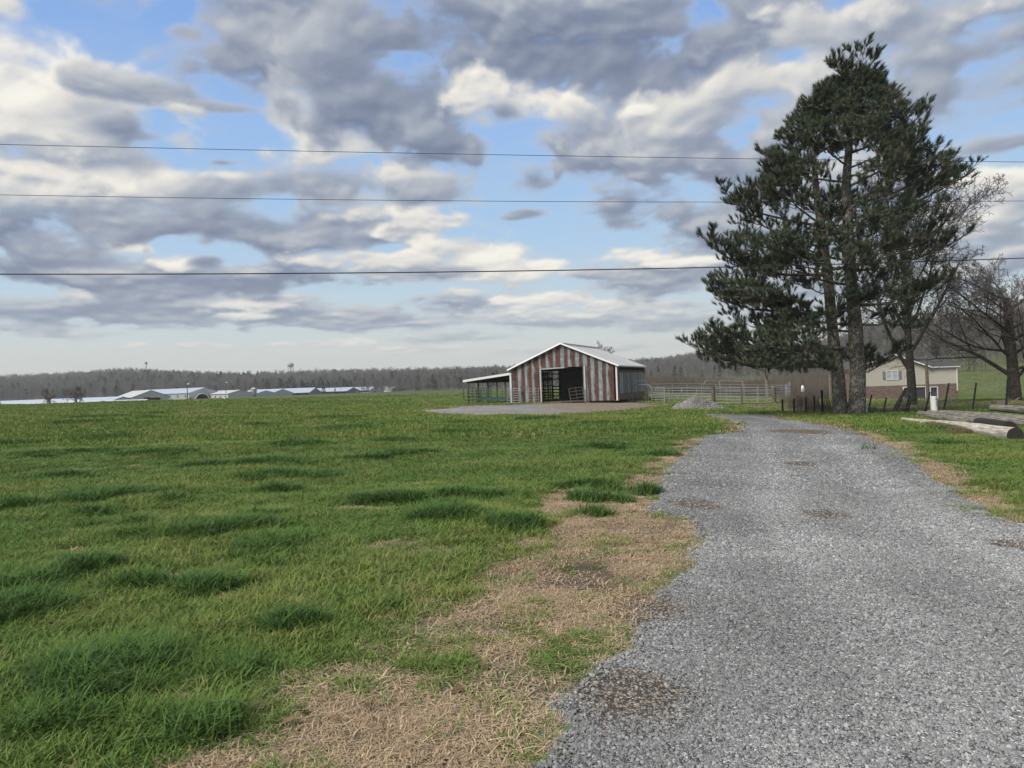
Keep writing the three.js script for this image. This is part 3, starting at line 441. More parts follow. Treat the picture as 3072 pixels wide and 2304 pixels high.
// ------------------------------------------------------------------ livestock panels, gates and corral posts
function panel(name, label, category, a, b, h, { rails = 6, ups = 3, m = M.galv, group, r = 0.025, lift = 0.08, round = false, drop = 0 } = {}) {
  const d = b.clone().sub(a); d.y = 0; const L = d.length(), o = thing(name, label, category, [a.x, a.y, a.z], Math.atan2(-d.z, d.x), group), dy = b.y - a.y;
  const P = (s, y) => V(s * L, y + dy * s, 0);
  for (let i = 0; i < rails; i++) {
    const y = lift + (h - lift) * i / (rails - 1);
    if (round && i === rails - 1) { const pts = []; for (let k = 0; k <= 20; k++) { const s = k / 20, e = Math.min(s, 1 - s) * L; pts.push(P(s, y - Math.pow(1 - clamp(e / 0.35, 0, 1), 2) * 0.35 - drop)); } part(o, 'rail', tubes([{ pts, r: pts.map(() => r) }], 6), m); }
    else part(o, 'rail', rod(P(0, y), P(1, y), r, r, 6), m);
  }
  for (let i = 0; i < ups; i++) { const s = i / (ups - 1), end = i === 0 || i === ups - 1; part(o, end ? 'end_tube' : 'brace', rod(P(s, end ? 0.0 : lift).add(V(0, 0, end ? 0 : 0.012)), P(s, h - (round && end ? 0.3 : 0)).add(V(0, 0, end ? 0 : 0.012)), end ? r * 1.25 : r * 0.9, end ? r * 1.25 : r * 0.9, 6), m); }
  return o;
}
// under and before the lean-to
const LG = 'green livestock panels round the lean-to';
panel('cattle_fence', 'green slatted livestock panel at the outer left post of the lean-to', 'fence', barnPoint(-8.75, 0.1), barnPoint(-7.2, 0.15), 1.3, { rails: 5, ups: 5, m: M.greenPaint, group: LG });
panel('cattle_fence', 'long green livestock panel across the middle of the lean-to front', 'fence', barnPoint(-7.1, 0.15), barnPoint(-4.7, 0.25), 1.25, { rails: 6, ups: 6, m: M.greenPaint, group: LG });
panel('cattle_fence', 'green livestock panel down the far outer side of the lean-to', 'fence', barnPoint(-8.5, -0.4), barnPoint(-8.5, -5.2), 1.35, { rails: 6, ups: 7, m: M.greenPaint, group: LG });
panel('cattle_fence', 'green livestock panel closing the back of the lean-to', 'fence', barnPoint(-8.4, -10.6), barnPoint(-4.7, -10.6), 1.4, { rails: 6, ups: 8, m: M.greenPaint, group: LG });
panel('cattle_fence', 'grey livestock panel leaning on the barn beside the white corner trim', 'fence', barnPoint(-4.7, 0.34), barnPoint(-3.55, 0.3), 1.25, { rails: 7, ups: 2, m: M.galvDull });
panel('cattle_fence', 'thin grey panel against the rusty barn wall left of the doorway', 'fence', barnPoint(-2.85, 0.3), barnPoint(-1.98, 0.28), 1.22, { rails: 6, ups: 2, m: M.galvDull, r: 0.014 });
{ // feed trough inside
  const c = barnPoint(-6.2, -1.2), o = thing('feed_trough', 'dark green steel feed trough under the lean-to roof', 'trough', [c.x, c.y, c.z], -0.367);
  part(o, 'bin', mergeGeometries([box(3.2, 0.05, 0.5, 0, 0.32, 0), box(3.2, 0.26, 0.04, 0, 0.46, 0.25), box(3.2, 0.26, 0.04, 0, 0.46, -0.25), box(0.04, 0.26, 0.46, 1.6, 0.46, 0), box(0.04, 0.26, 0.46, -1.6, 0.46, 0)]), M.greenPaint);
  for (const s of [-1.4, 0, 1.4]) for (const q of [-0.2, 0.2]) part(o, 'leg', rod(V(s, 0, q), V(s, 0.32, q), 0.025), M.greenPaint);
}
{ // the gate standing skew in the doorway
  const a = barnPoint(0.8, 0.55), o = panel('barn_gate', 'dull steel gate propped skew in the right of the barn doorway', 'gate', a, barnPoint(1.86, 0.3), 1.15, { rails: 5, ups: 3, m: M.rustPaint }); o.rotation.z = 0.12; o.position.y += 0.02;
  panel('cattle_fence', 'short mesh panel standing at the right door post of the barn', 'fence', barnPoint(1.95, 0.28), barnPoint(2.2, 0.28), 1.1, { rails: 7, ups: 2, m: M.galvDull, r: 0.014 });
}
const CG = 'galvanised corral panels beside the barn';
const F = [[9.75, 64.2], [11.1, 61.4], [13.27, 60.2], [14.82, 57.0], [16.11, 54.0], [18.32, 54.1], [20.48, 56.7]];
const W2 = ([x, t]) => at(x, t, 0);
panel('bow_gate', 'tall bow topped galvanised gate against the right corner of the barn', 'gate', W2(F[0]), W2([11.4, 64.6]), 1.75, { rails: 3, ups: 2, round: true });
panel('cattle_fence', 'galvanised panel joining the bow gate to the corral front', 'fence', W2([9.9, 63.6]), W2(F[1]), 1.45, { rails: 2, ups: 2, round: true, m: M.galvDull });
panel('corral_gate', 'narrow galvanised gate swung open towards the gravel yard', 'gate', W2(F[1]), W2([11.35, 57.4]), 1.2, { rails: 7, ups: 2 });
panel('corral_fence', 'galvanised corral panel next to the open gate', 'fence', W2([11.25, 60.4]), W2(F[2]), 1.15, { group: CG });
panel('corral_fence', 'galvanised corral panel behind the gravel pile, left of the wooden post', 'fence', W2(F[2]), W2(F[3]), 1.15, { group: CG });
panel('corral_fence', 'galvanised corral panel right of the tall mossy post behind the gravel pile', 'fence', W2(F[3]), W2(F[4]), 1.15, { group: CG });
panel('corral_fence', 'galvanised corral panel nearest the end of the driveway', 'fence', W2(F[4]), W2(F[5]), 1.15, { group: CG });
panel('corral_fence', 'rightmost galvanised panel of the corral front', 'fence', W2(F[5]), W2(F[6]), 1.2, { group: CG });
{
  const B0 = [11.9, 71], B = [];
  for (let i = 0; i <= 5; i++) B.push([lerp(12.2, 27.0, i / 5), lerp(72, 76, i / 5)]);
  const names = ['back panel of the corral nearest the barn', 'second back panel of the corral from the barn', 'back panel of the corral left of the tall walk through gate', 'back panel of the corral right of the tall walk through gate', 'last back panel of the corral under the pine boughs'];
  for (let i = 0; i < 5; i++) panel('corral_fence', 'galvanised ' + names[i], 'fence', W2(B[i]), W2(B[i + 1]), 1.42, { rails: 7, ups: 3, group: CG, r: 0.024 });
  const S = []; for (let i = 0; i <= 4; i++) S.push([lerp(20.6, 26.9, i / 4), lerp(57, 75.6, i / 4)]);
  const sn = ['nearest', 'second', 'third', 'farthest']; for (let i = 0; i < 4; i++) panel('corral_fence', `${sn[i]} galvanised panel along the receding right side of the corral`, 'fence', W2(S[i]), W2(S[i + 1]), 1.45, { rails: 7, ups: 3, group: CG, r: 0.024 });
  panel('walk_gate', 'tall galvanised walk through gate frame rising above the corral back', 'gate', W2([20.1, 74.4]), W2([22.5, 75.0]), 1.78, { rails: 3, ups: 2, r: 0.028 });
  panel('walk_gate', 'thin bow topped frame left of the tall walk through gate', 'gate', W2([18.4, 73.9]), W2([20.1, 74.4]), 1.72, { rails: 2, ups: 2, round: true, m: M.galvDull });
  for (const [x, t, h, r0, lab] of [[14.75, 56.5, 1.3, 0.14, 'thick mossy wooden post behind the gravel pile'], [18.3, 53.8, 1.05, 0.15, 'dark wooden post near the right end of the corral front'], [10.9, 62.6, 1.25, 0.12, 'grey wooden post beside the bow gate'], [13.3, 60.5, 1.3, 0.07, 'slim steel coloured post left of the gravel pile'], [16.0, 53.7, 1.2, 0.06, 'slim pale post between two front corral panels']]) {
    const p = at(x, t), o = thing('corral_post', lab, 'post', [p.x, p.y, p.z]);
    part(o, 'post', tubes([{ pts: [V(0, -0.2, 0), V(0.01, h * 0.5, 0), V(0, h, 0.01)], r: [r0, r0 * 0.95, r0 * 0.9] }], 9), M.oldWood); part(o, 'post_top', new THREE.CircleGeometry(r0 * 0.9, 9).rotateX(-Math.PI / 2).translate(0, h, 0.01), M.oldWood);
  }
}

// ------------------------------------------------------------------ gravel heap
{
  const p = at(11.15, 46.5), n = 44, pos = [], idx = [], uv = [], color = [];
  for (let j = 0; j <= n; j++) for (let i = 0; i <= n; i++) {
    const x = (i / n - 0.5) * 4.2, z = (j / n - 0.5) * 3.6, a = Math.hypot(x * (x > 0 ? 0.86 : 1.05) + 0.1, z * 1.15), q = fbm(x * 1.5 + 4, z * 1.5, 4);
    const h = Math.max(0, 0.98 - a * 0.60 - 0.10 * Math.exp(-a * a * 2.2) + q * 0.26 - 0.09 * Math.exp(-((x - 0.15) ** 2 + (z - 0.3) ** 2) * 8)) - (a > 1.75 ? 0.1 : 0.0) - 0.03;
    pos.push(x, h + land(p.x + x, -p.z - z) - p.y, z); uv.push(x / 1.6, z / 1.6); const g = 0.95 + q * 0.5; color.push(g * 1.03, g * 0.985, g * 0.93);
    if (i && j) { const b = j * (n + 1) + i; idx.push(b - n - 2, b - 1, b - n - 1, b - n - 1, b - 1, b); }
  }
  const o = thing('gravel_pile', 'grey heap of gravel in front of the corral', 'gravel pile', [p.x, p.y, p.z]); part(o, 'heap', geoFrom(pos, idx, uv, color), M.gravel);
  const r = rng(61), g = new THREE.IcosahedronGeometry(1, 0), mats = [], cols = [];
  for (let i = 0; i < 900; i++) { const a = r() * 6.283, d = Math.sqrt(r()) * 1.8, x = Math.cos(a) * d, z = Math.sin(a) * d, aa = Math.hypot(x * (x > 0 ? 0.86 : 1.05) + 0.1, z * 1.15), q = fbm(x * 1.5 + 4, z * 1.5, 4), h = Math.max(0, 0.98 - aa * 0.60 - 0.10 * Math.exp(-aa * aa * 2.2) + q * 0.26 - 0.09 * Math.exp(-((x - 0.15) ** 2 + (z - 0.3) ** 2) * 8)) - 0.03, s = 0.02 + r() * r() * 0.05;
    mats.push(new THREE.Matrix4().compose(V(x, h, z), new THREE.Quaternion().setFromEuler(new THREE.Euler(r() * 6, r() * 6, 0)), V(s, s * 0.7, s))); const c = 0.15 + r() * 0.2; cols.push(col(c, c * 0.99, c * 0.96)); }
  stuff('loose_stones', g, M.stone, mats, cols, null, null, o);
}

// ------------------------------------------------------------------ trees
function grow(out, R, p, d, r, L, lvl, o) {
  const n = o.segs[lvl], pts = [p.clone()], rr = [r], dir = d.clone(), q = p.clone(), end = lvl === o.levels ? 0.25 : o.taper[lvl];
  for (let i = 1; i <= n; i++) {
    const w = o.wig[lvl]; dir.x += (R() - 0.5) * w; dir.y += (R() - 0.5) * w + o.up[lvl]; dir.z += (R() - 0.5) * w; dir.normalize();
    q.addScaledVector(dir, L / n); pts.push(q.clone()); rr.push(Math.max(o.rmin, r * lerp(1, end, i / n)));
  }
  out.push({ pts, r: rr, n: lvl === 0 ? 10 : lvl === 1 ? 7 : lvl === 2 ? 5 : 3, lvl });
  if (lvl >= o.levels) return;
  const kids = o.kids[lvl]; let a0 = R() * 6.283;
  for (let k = 0; k < kids; k++) {
    const s = lerp(o.start[lvl], 1, (k + R() * 0.8) / kids), f = Math.min(s * n, n - 0.001), i = Math.floor(f), pp = pts[i].clone().lerp(pts[i + 1], f - i), dd = pts[i + 1].clone().sub(pts[i]).normalize();
    a0 += 2.4 + (R() - 0.5) * 1.2; const u = V(1, 0, 0); if (Math.abs(dd.x) > 0.8) u.set(0, 0, 1); u.addScaledVector(dd, -u.dot(dd)).normalize(); const v = V().crossVectors(dd, u);
    const th = o.ang[lvl] * (0.7 + R() * 0.6), side = u.multiplyScalar(Math.cos(a0)).addScaledVector(v, Math.sin(a0)); if (o.aim) o.aim(side, lvl, R);
    const nd = dd.clone().multiplyScalar(Math.cos(th)).addScaledVector(side, Math.sin(th)).normalize();
    grow(out, R, pp, nd, lerp(rr[i], rr[i + 1], f - i) * o.thin[lvl] * (0.8 + R() * 0.35), L * o.ratio[lvl] * lerp(1.15, 0.55, s) * (0.75 + R() * 0.5), lvl + 1, o);
  }
}
function bareTree(name, label, pos, seed, dir, r, L, o, mats = [M.barkDark, M.twig], group) { // trunk, limbs and twigs
  const t = thing(name, label, 'tree', pos, 0, group), R = rng(seed), out = [];
  grow(out, R, V(0, -0.3, 0), dir.normalize(), r, L, 0, o);
  part(t, 'trunk', tubes(out.filter((b) => b.lvl === 0), 10, 1), mats[0]); part(t, 'limbs', tubes(out.filter((b) => b.lvl > 0 && b.lvl < 3), 5, 1), mats[0]);
  const fine = out.filter((b) => b.lvl >= 3); if (fine.length) part(t, 'twigs', tubes(fine, 3), mats[1]); return t;
}
const OAK = { levels: 5, segs: [6, 7, 6, 5, 4, 3], taper: [0.45, 0.3, 0.3, 0.35, 0.4, 0.4], wig: [0.12, 0.35, 0.45, 0.5, 0.55, 0.6], up: [0.02, 0.05, 0.05, 0.03, 0.02, 0.02], kids: [9, 7, 6, 5, 4], start: [0.3, 0.2, 0.15, 0.15, 0.15], ang: [0.75, 0.75, 0.8, 0.85, 0.85], ratio: [0.62, 0.55, 0.52, 0.5, 0.55], thin: [0.55, 0.55, 0.55, 0.6, 0.7], rmin: 0.011 };
const bareA = land(23.4, 45);
bareTree('bare_tree', 'tall leafless tree with a dark forked trunk in front of the house', [23.4, bareA, -45], 523, V(0.0, 1, 0), 0.27, 11.2, { ...OAK, wig: [0.05, 0.3, 0.45, 0.5, 0.55, 0.6], up: [0.05, 0.07, 0.05, 0.03, 0.02, 0.02], taper: [0.22, 0.3, 0.3, 0.35, 0.4, 0.4], kids: [15, 8, 7, 5, 3], start: [0.20, 0.22, 0.15, 0.15, 0.15], ang: [0.66, 0.7, 0.75, 0.8, 0.85], ratio: [0.66, 0.5, 0.5, 0.5, 0.55], rmin: 0.012 });
bareTree('bare_tree', 'low spreading leafless tree with a thick trunk at the right edge', [32.7, land(32.7, 50), -50], 77, V(-0.06, 1, 0), 0.40, 7.0, { ...OAK, wig: [0.06, 0.35, 0.45, 0.5, 0.55, 0.6], taper: [0.5, 0.25, 0.3, 0.35, 0.4, 0.4], kids: [16, 8, 7, 5, 3], start: [0.2, 0.2, 0.15, 0.15, 0.15], ang: [1.05, 0.7, 0.8, 0.85, 0.9], ratio: [1.02, 0.5, 0.5, 0.5, 0.55], up: [0.02, 0.035, 0.05, 0.04, 0.03, 0.02], thin: [0.36, 0.55, 0.55, 0.6, 0.7] }, [std({ map: barkMap, bumpMap: barkBump, bumpScale: 0.03, color: col(0.34, 0.31, 0.285) }), std({ color: col(0.15, 0.128, 0.112) })]);
const SMALL = { ...OAK, levels: 4, kids: [9, 6, 5, 4], rmin: 0.016 };
bareTree('bare_tree', 'pale leafless tree rising behind the left of the big pine', [30.5, land(30.5, 92), -92], 21, V(0, 1, 0), 0.22, 6.6, { ...SMALL, kids: [12, 7, 6, 4], rmin: 0.02 }, [M.twigPale, M.twigPale]);
for (const [x, t, h, s, lab] of [[13.0, 104, 6.9, 31, 'leafless tree showing above the middle of the barn roof'], [11.2, 108, 6.3, 32, 'smaller leafless tree at the left of the one above the barn roof'], [15.3, 106, 5.2, 33, 'low leafless tree above the right slope of the barn roof'], [-67.5, 112, 3.7, 34, 'thin leafless tree left of its neighbour before the long white roofs'], [-64, 113, 4.1, 35, 'leafless tree right of its neighbour before the long white roofs'], [-83.3, 188, 2.8, 36, 'small round leafless tree in front of the long blue roofed shed'], [-79.4, 189, 3.0, 37, 'small round leafless tree left of the arched shed']])
  bareTree('bare_tree', lab, [x, land(x, t), -t], s, V(0, 1, 0), 0.1 + h * 0.012, h * 0.75, { ...SMALL, rmin: 0.02, start: [0.28, 0.2, 0.15, 0.15] }, [M.twigPale, M.twigPale], 'small bare trees');

// the big pine with twin trunks
(function makePine() {
  const bx = 14.55, bt = 33.5, pine = thing('pine_tree', 'big dark green pine with twin trunks beside the driveway', 'tree', [bx, land(bx, bt), -bt]);
  const R = rng(4242);
  const T = [[[0.44, -0.3], [0.44, 0.2], [0.46, 2], [0.5, 3.95], [0.34, 6.98], [0.3, 10], [0.55, 12.6], [0.72, 15.0]], [[-0.12, -0.3], [-0.12, 0.25], [-0.24, 2], [-0.37, 3.98], [-0.57, 7], [-0.87, 10.05], [-1.0, 12.4], [-1.05, 13.6]]];
  const TR = [[0.44, 0.37, 0.31, 0.28, 0.235, 0.19, 0.12, 0.03], [0.38, 0.31, 0.26, 0.23, 0.19, 0.14, 0.08, 0.03]], ZO = [0, -0.35];
  const trunkAt = (k, h) => { const t = T[k]; let i = 1; while (i < t.length - 1 && t[i][1] < h) i++; const f = clamp((h - t[i - 1][1]) / (t[i][1] - t[i - 1][1]), 0, 1); return [V(lerp(t[i - 1][0], t[i][0], f), h, ZO[k]), lerp(TR[k][i - 1], TR[k][i], f)]; };
  for (let k = 0; k < 2; k++) { const pts = [], r = []; const top = T[k][T[k].length - 1][1]; for (let i = 0; i <= 34; i++) { const h = lerp(-0.3, top, i / 34), [p, q] = trunkAt(k, h); p.x += fbm(h * 0.5, k * 9, 2) * 0.06; pts.push(p); r.push((a) => q * (1 + 0.09 * vn(Math.cos(a) * 2.4 + k * 9, h * 0.9 + Math.sin(a) * 2.4) + 0.08 * Math.max(0, 0.5 - h) * vn(a * 2, k))); } part(pine, 'trunk', tubes([{ pts, r }], 20, 0.8), M.bark); }
  const ENV = [[0.6, -0.9, 1.4], [1.97, -2.2, 1.5], [2.44, -6.3, 1.9], [3.21, -6.6, 3.2], [3.99, -4.9, 3.36], [5, -5.5, 4.0], [6, -5.64, 4.64], [7, -5.7, 4.87], [8, -5.17, 5.3], [9, -4.9, 5.7], [10, -4.9, 5.6], [11, -3.75, 5.4], [12, -3.4, 3.9], [13, -2.95, 3.6], [14, -2.1, 3.5], [15.2, -0.7, 2.3], [16, 0.2, 1.5], [16.5, 0.6, 1.1]];
  const env = (h) => { let i = 1; while (i < ENV.length - 1 && ENV[i][0] < h) i++; const f = clamp((h - ENV[i - 1][0]) / (ENV[i][0] - ENV[i - 1][0]), 0, 1); return [lerp(ENV[i - 1][1], ENV[i][1], f), lerp(ENV[i - 1][2], ENV[i][2], f)]; };
  const limbs = [], shoots = [], mats = [], cols = [], q = new THREE.Quaternion(), Y = V(0, 1, 0);
  const tuft = (p, d, s) => { mats.push(new THREE.Matrix4().compose(p, q.setFromUnitVectors(Y, d), V(s, s * (0.9 + R() * 0.3), s))); const v = 0.75 + R() * 0.6, b = R(); if (R() < 0.05) { cols.push(col(0.16 * v, 0.11 * v, 0.06 * v)); return; } cols.push(col(0.062 * v * (1 + b * 0.4), 0.092 * v * (1 + b * 0.15), 0.056 * v)); };
  const spray = (p, e, d, count) => { // a leafy shoot from p to e
    shoots.push({ pts: [p, p.clone().lerp(e, 0.5).add(V(0, -0.02, 0)), e], r: [0.013, 0.010, 0.006] });
    for (let c = 0; c < count; c++) { const g = lerp(0.25, 1, (c + 1) / count), dd = d.clone().add(V((R() - 0.5) * 1.4, 0.15 + R() * 0.8, (R() - 0.5) * 1.4)).normalize(); tuft(p.clone().lerp(e, g).addScaledVector(dd, 0.04 + R() * 0.12), dd, 0.62 + R() * 0.4); }
  };
  const bough = (k, h0, az, reach, rise) => {
    const [p0] = trunkAt(k, h0), out = V(Math.cos(az), 0, Math.sin(az)), pts = [], n = 9, bend = (R() - 0.5) * 0.9, sideV = V(-out.z, 0, out.x), rr = [], br = clamp(0.02 + reach * 0.0135, 0.018, 0.085), k1 = R() * 6, k2 = (R() - 0.5) * 0.12;
    for (let i = 0; i <= n; i++) { const f = i / n; pts.push(p0.clone().addScaledVector(out, reach * f).addScaledVector(sideV, bend * f * f * reach * 0.4 + (R() - 0.5) * 0.16 * f).add(V(0, reach * (rise * f + 0.10 * f * f * f - 0.03 * Math.sin(f * 3.1) + k2 * Math.sin(f * 5 + k1) * f * 0.5) + (R() - 0.5) * 0.12 * f, 0))); rr.push(br * lerp(1, 0.22, f)); }
    limbs.push({ pts, r: rr, n: 5 });
    const m = Math.round(2 + reach * 1.3);
    for (let j = 0; j < m; j++) {
      const f = lerp(0.38, 1, Math.pow((j + R()) / m, 0.75)), x = Math.min(f * n, n - 0.001), i = Math.floor(x), p = pts[i].clone().lerp(pts[i + 1], x - i), d = pts[i + 1].clone().sub(pts[i]).normalize(), sgn = j % 2 ? 1 : -1;
      const len = (0.35 + reach * 0.20 * (1.1 - 0.55 * f)) * (0.65 + R() * 0.6), sdir = d.clone().multiplyScalar(0.8).addScaledVector(sideV, sgn * (0.45 + R() * 0.75)).add(V(0, (R() - 0.25) * 0.75, 0)).normalize(), e = p.clone().addScaledVector(sdir, len).add(V(0, len * 0.18, 0));
      limbs.push({ pts: [p, p.clone().lerp(e, 0.5).add(V(0, -0.05 * len, 0)), e], r: [br * 0.45, br * 0.3, 0.009], n: 4 });
      const q2 = Math.round(2 + len * 4.4);
      for (let c = 0; c < q2; c++) { const g = lerp(0.3, 1, (c + R() * 0.7) / q2), b = p.clone().lerp(e, g), sv = sdir.clone().multiplyScalar(0.6).add(V((R() - 0.5) * 1.7, 0.1 + R() * 0.75, (R() - 0.5) * 1.7)).normalize(), L2 = 0.22 + R() * 0.34; spray(b, b.clone().addScaledVector(sv, L2), sv, 4 + Math.floor(R() * 3)); }
      spray(e, e.clone().addScaledVector(sdir, 0.18).add(V(0, 0.1, 0)), V(sdir.x, 0.7, sdir.z).normalize(), 4);
    }
    spray(pts[n], pts[n].clone().addScaledVector(out, 0.15).add(V(0, 0.15, 0)), V(out.x, 0.9, out.z).normalize(), 5);
  };
  for (let h = 2.5, i = 0; h < 14.4; h += 0.21, i++) { // the skeleton of limbs
    const k = h < 12.4 && i % 5 < 2 ? 1 : 0, az = i * 2.399 + (R() - 0.5) * 0.8, [l, r] = env(h + 0.5 + ss(10, 13, h) * 1.1), c = Math.cos(az), tx = trunkAt(k, h)[0].x;
    const side = c > 0 ? r - tx : -(l - tx), deep = 0.72 * (r - l) / 2, reach = Math.hypot(c * side, Math.sin(az) * deep) * (0.5 + R() * 0.36);
    if (c > 0.1 && h < 7 && R() < 0.5) continue; if (h < 3 && c > -0.3) continue;
    bough(k, Math.max(1.6, h - reach * (h > 11 ? 0.25 : 0.1)), az, reach, (h > 13 ? 0.6 : h > 10 ? 0.36 : h > 6 ? 0.22 : 0.10) + (R() - 0.5) * 0.3);
  }
  // boughs that stand out of the outline
  for (const [k, h, az, reach, rise] of [[1, 2.5, 3.05, 5.9, 0.0], [1, 3.0, 2.8, 5.6, 0.02], [1, 2.2, 3.35, 5.6, 0.06], [1, 4.5, 3.2, 5.2, 0.1], [1, 6.2, 3.1, 5.1, 0.12], [0, 9.2, -0.1, 4.5, 0.26], [0, 8.6, 0.15, 4.6, 0.2], [0, 6.3, 0.05, 4.4, 0.14], [0, 4.8, -0.15, 3.6, 0.1], [0, 11.4, 0.1, 3.3, 0.4], [0, 2.1, 0.3, 1.7, 0.1], [0, 1.9, -0.6, 1.6, 0.0], [0, 2.3, -1.2, 1.5, 0.0], [1, 8.4, 3.2, 4.0, 0.25], [0, 14.5, 2.9, 0.8, 0.7], [0, 14.5, 0.2, 0.9, 0.8], [0, 14.7, 1.5, 0.7, 0.9], [0, 14.7, 4.5, 0.7, 0.9]]) bough(k, h, az, reach, rise);
  spray(V(0.72, 14.9, 0), V(0.74, 15.7, 0), Y, 12);
  // leafy clumps fill the crown unevenly, each on a twig from the nearest limb
  const knots = []; for (const b of limbs) b.pts.forEach((p, i) => { if (i) knots.push(p); });
  let made = 0;
  for (let i = 0; i < 9000 && made < 860; i++) {
    const h = 2.2 + R() * 13.2, az = R() * 6.283, f = 0.30 + 0.70 * Math.sqrt(R()), [l, r] = env(h + 0.9 * ss(10.5, 13, h)), mid = lerp(-0.2, 0.72, ss(9, 14, h)), c = Math.cos(az), side = c > 0 ? (r - mid) * 0.92 : (mid - l) * 0.97, deep = 0.74 * (r - l) / 2;
    const p = V(mid + c * side * f, h - 0.18, Math.sin(az) * deep * f - 0.1), n = fbm3(p.x * 0.5 + 5, p.y * 0.7, p.z * 0.5 + 3, 2), nb = fbm3(p.x * 1.5, p.y * 1.9 + 8, p.z * 1.5, 2);
    if (n + nb * 0.8 < 0.13 + (c > 0 ? 0.14 * ss(11, 7, h) : -0.14 * ss(8, 4, h))) continue; if (c > 0.1 && h < 10 && R() < 0.5) continue; if (h < 3.4 && c > 0) continue;
    let best = null, bd = 1e9; for (const q2 of knots) { const dx = q2.x - p.x, dy = (q2.y - p.y + 0.25) * 1.2, dz = q2.z - p.z, d = dx * dx + dy * dy + dz * dz; if (d < bd) { bd = d; best = q2; } }
    if (bd > 3.2) continue; made++;
    const out = V(p.x - mid, 0, p.z).normalize(); limbs.push({ pts: [best, best.clone().lerp(p, 0.5).add(V(0, -0.08 * Math.sqrt(bd), 0)), p], r: [0.022, 0.016, 0.009], n: 4 });
    const cnt = 6 + Math.floor(R() * 4);
    for (let m = 0; m < cnt; m++) { const a = R() * 6.283, rad = 0.12 + R() * 0.36, e = p.clone().add(V(Math.cos(a) * rad, (R() - 0.25) * 0.34, Math.sin(a) * rad)), sv = e.clone().sub(p).normalize().multiplyScalar(0.7).add(V(out.x * 0.5, 0.75, out.z * 0.5)).normalize(); shoots.push({ pts: [p, e], r: [0.008, 0.005] }); for (let z = 0; z < 2; z++) { const dd = sv.clone().add(V((R() - 0.5) * 0.9, R() * 0.4, (R() - 0.5) * 0.9)).normalize(); tuft(e.clone().addScaledVector(dd, z * 0.09), dd, 0.66 + R() * 0.36); } }
  }
  part(pine, 'boughs', tubes(limbs, 5, 1), M.bark); part(pine, 'shoots', tubes(shoots, 3), M.twigPale);
  const pos = [], idx = [], color = [], R2 = rng(8);
  for (let i = 0; i < 46; i++) { // one tuft: a brush of long needles
    const y0 = -0.10 + R2() * 0.16, a = R2() * 6.283, sp = 0.35 + R2() * 0.75, L = 0.17 + R2() * 0.08, d = V(Math.cos(a) * sp, 1, Math.sin(a) * sp).normalize(), s = V(-Math.sin(a), 0, Math.cos(a)).multiplyScalar(0.0065), o = pos.length / 3, v = 0.75 + R2() * 0.5;
    pos.push(s.x, y0, s.z, -s.x, y0, -s.z, d.x * L, y0 + d.y * L, d.z * L); for (let c = 0; c < 3; c++) color.push(v, v, v); idx.push(o, o + 1, o + 2);
  }
  stuff('crown', geoFrom(pos, idx, null, color), M.needle, mats, cols, null, null, pine);
  console.log('pine tufts', mats.length, limbs.length);
})();

// ------------------------------------------------------------------ woods on the hills, brush behind the corral
function lowBare(seed, h, mess) { const out = [], R = rng(seed); grow(out, R, V(0, 0, 0), V(0, 1, 0), 0.16, h * 0.8, 0, { ...OAK, levels: 3, kids: mess, segs: [4, 4, 3, 2], rmin: 0.035, start: [0.25, 0.2, 0.2], ang: [0.55, 0.6, 0.7], ratio: [0.5, 0.5, 0.5] }); return tubes(out.map((b) => ({ ...b, n: 3 })), 3); }
function lowGreen(seed, h, w) { const R = rng(seed), pos = [], idx = []; for (let i = 0; i < 420; i++) { const f = Math.pow(R(), 0.8), y = h * (0.16 + 0.84 * f), rad = w * (1 - f * 0.8) * (0.5 + 0.5 * Math.sqrt(R())) * (0.75 + 0.25 * Math.sin(f * 19)), a = R() * 6.283, c = V(Math.cos(a) * rad, y, Math.sin(a) * rad), s = 0.35 + R() * 0.4, o = pos.length / 3; for (let k = 0; k < 3; k++) pos.push(c.x + (R() - 0.5) * 2 * s, c.y + (R() - 0.5) * 1.4 * s, c.z + (R() - 0.5) * 2 * s); idx.push(o, o + 1, o + 2); } const g = geoFrom(pos, idx); return mergeGeometries([g, ...[rod(V(0, 0, 0), V(0, h * 0.8, 0), 0.14, 0.04, 4)].map((t) => { t.deleteAttribute('uv'); return t; })]); }
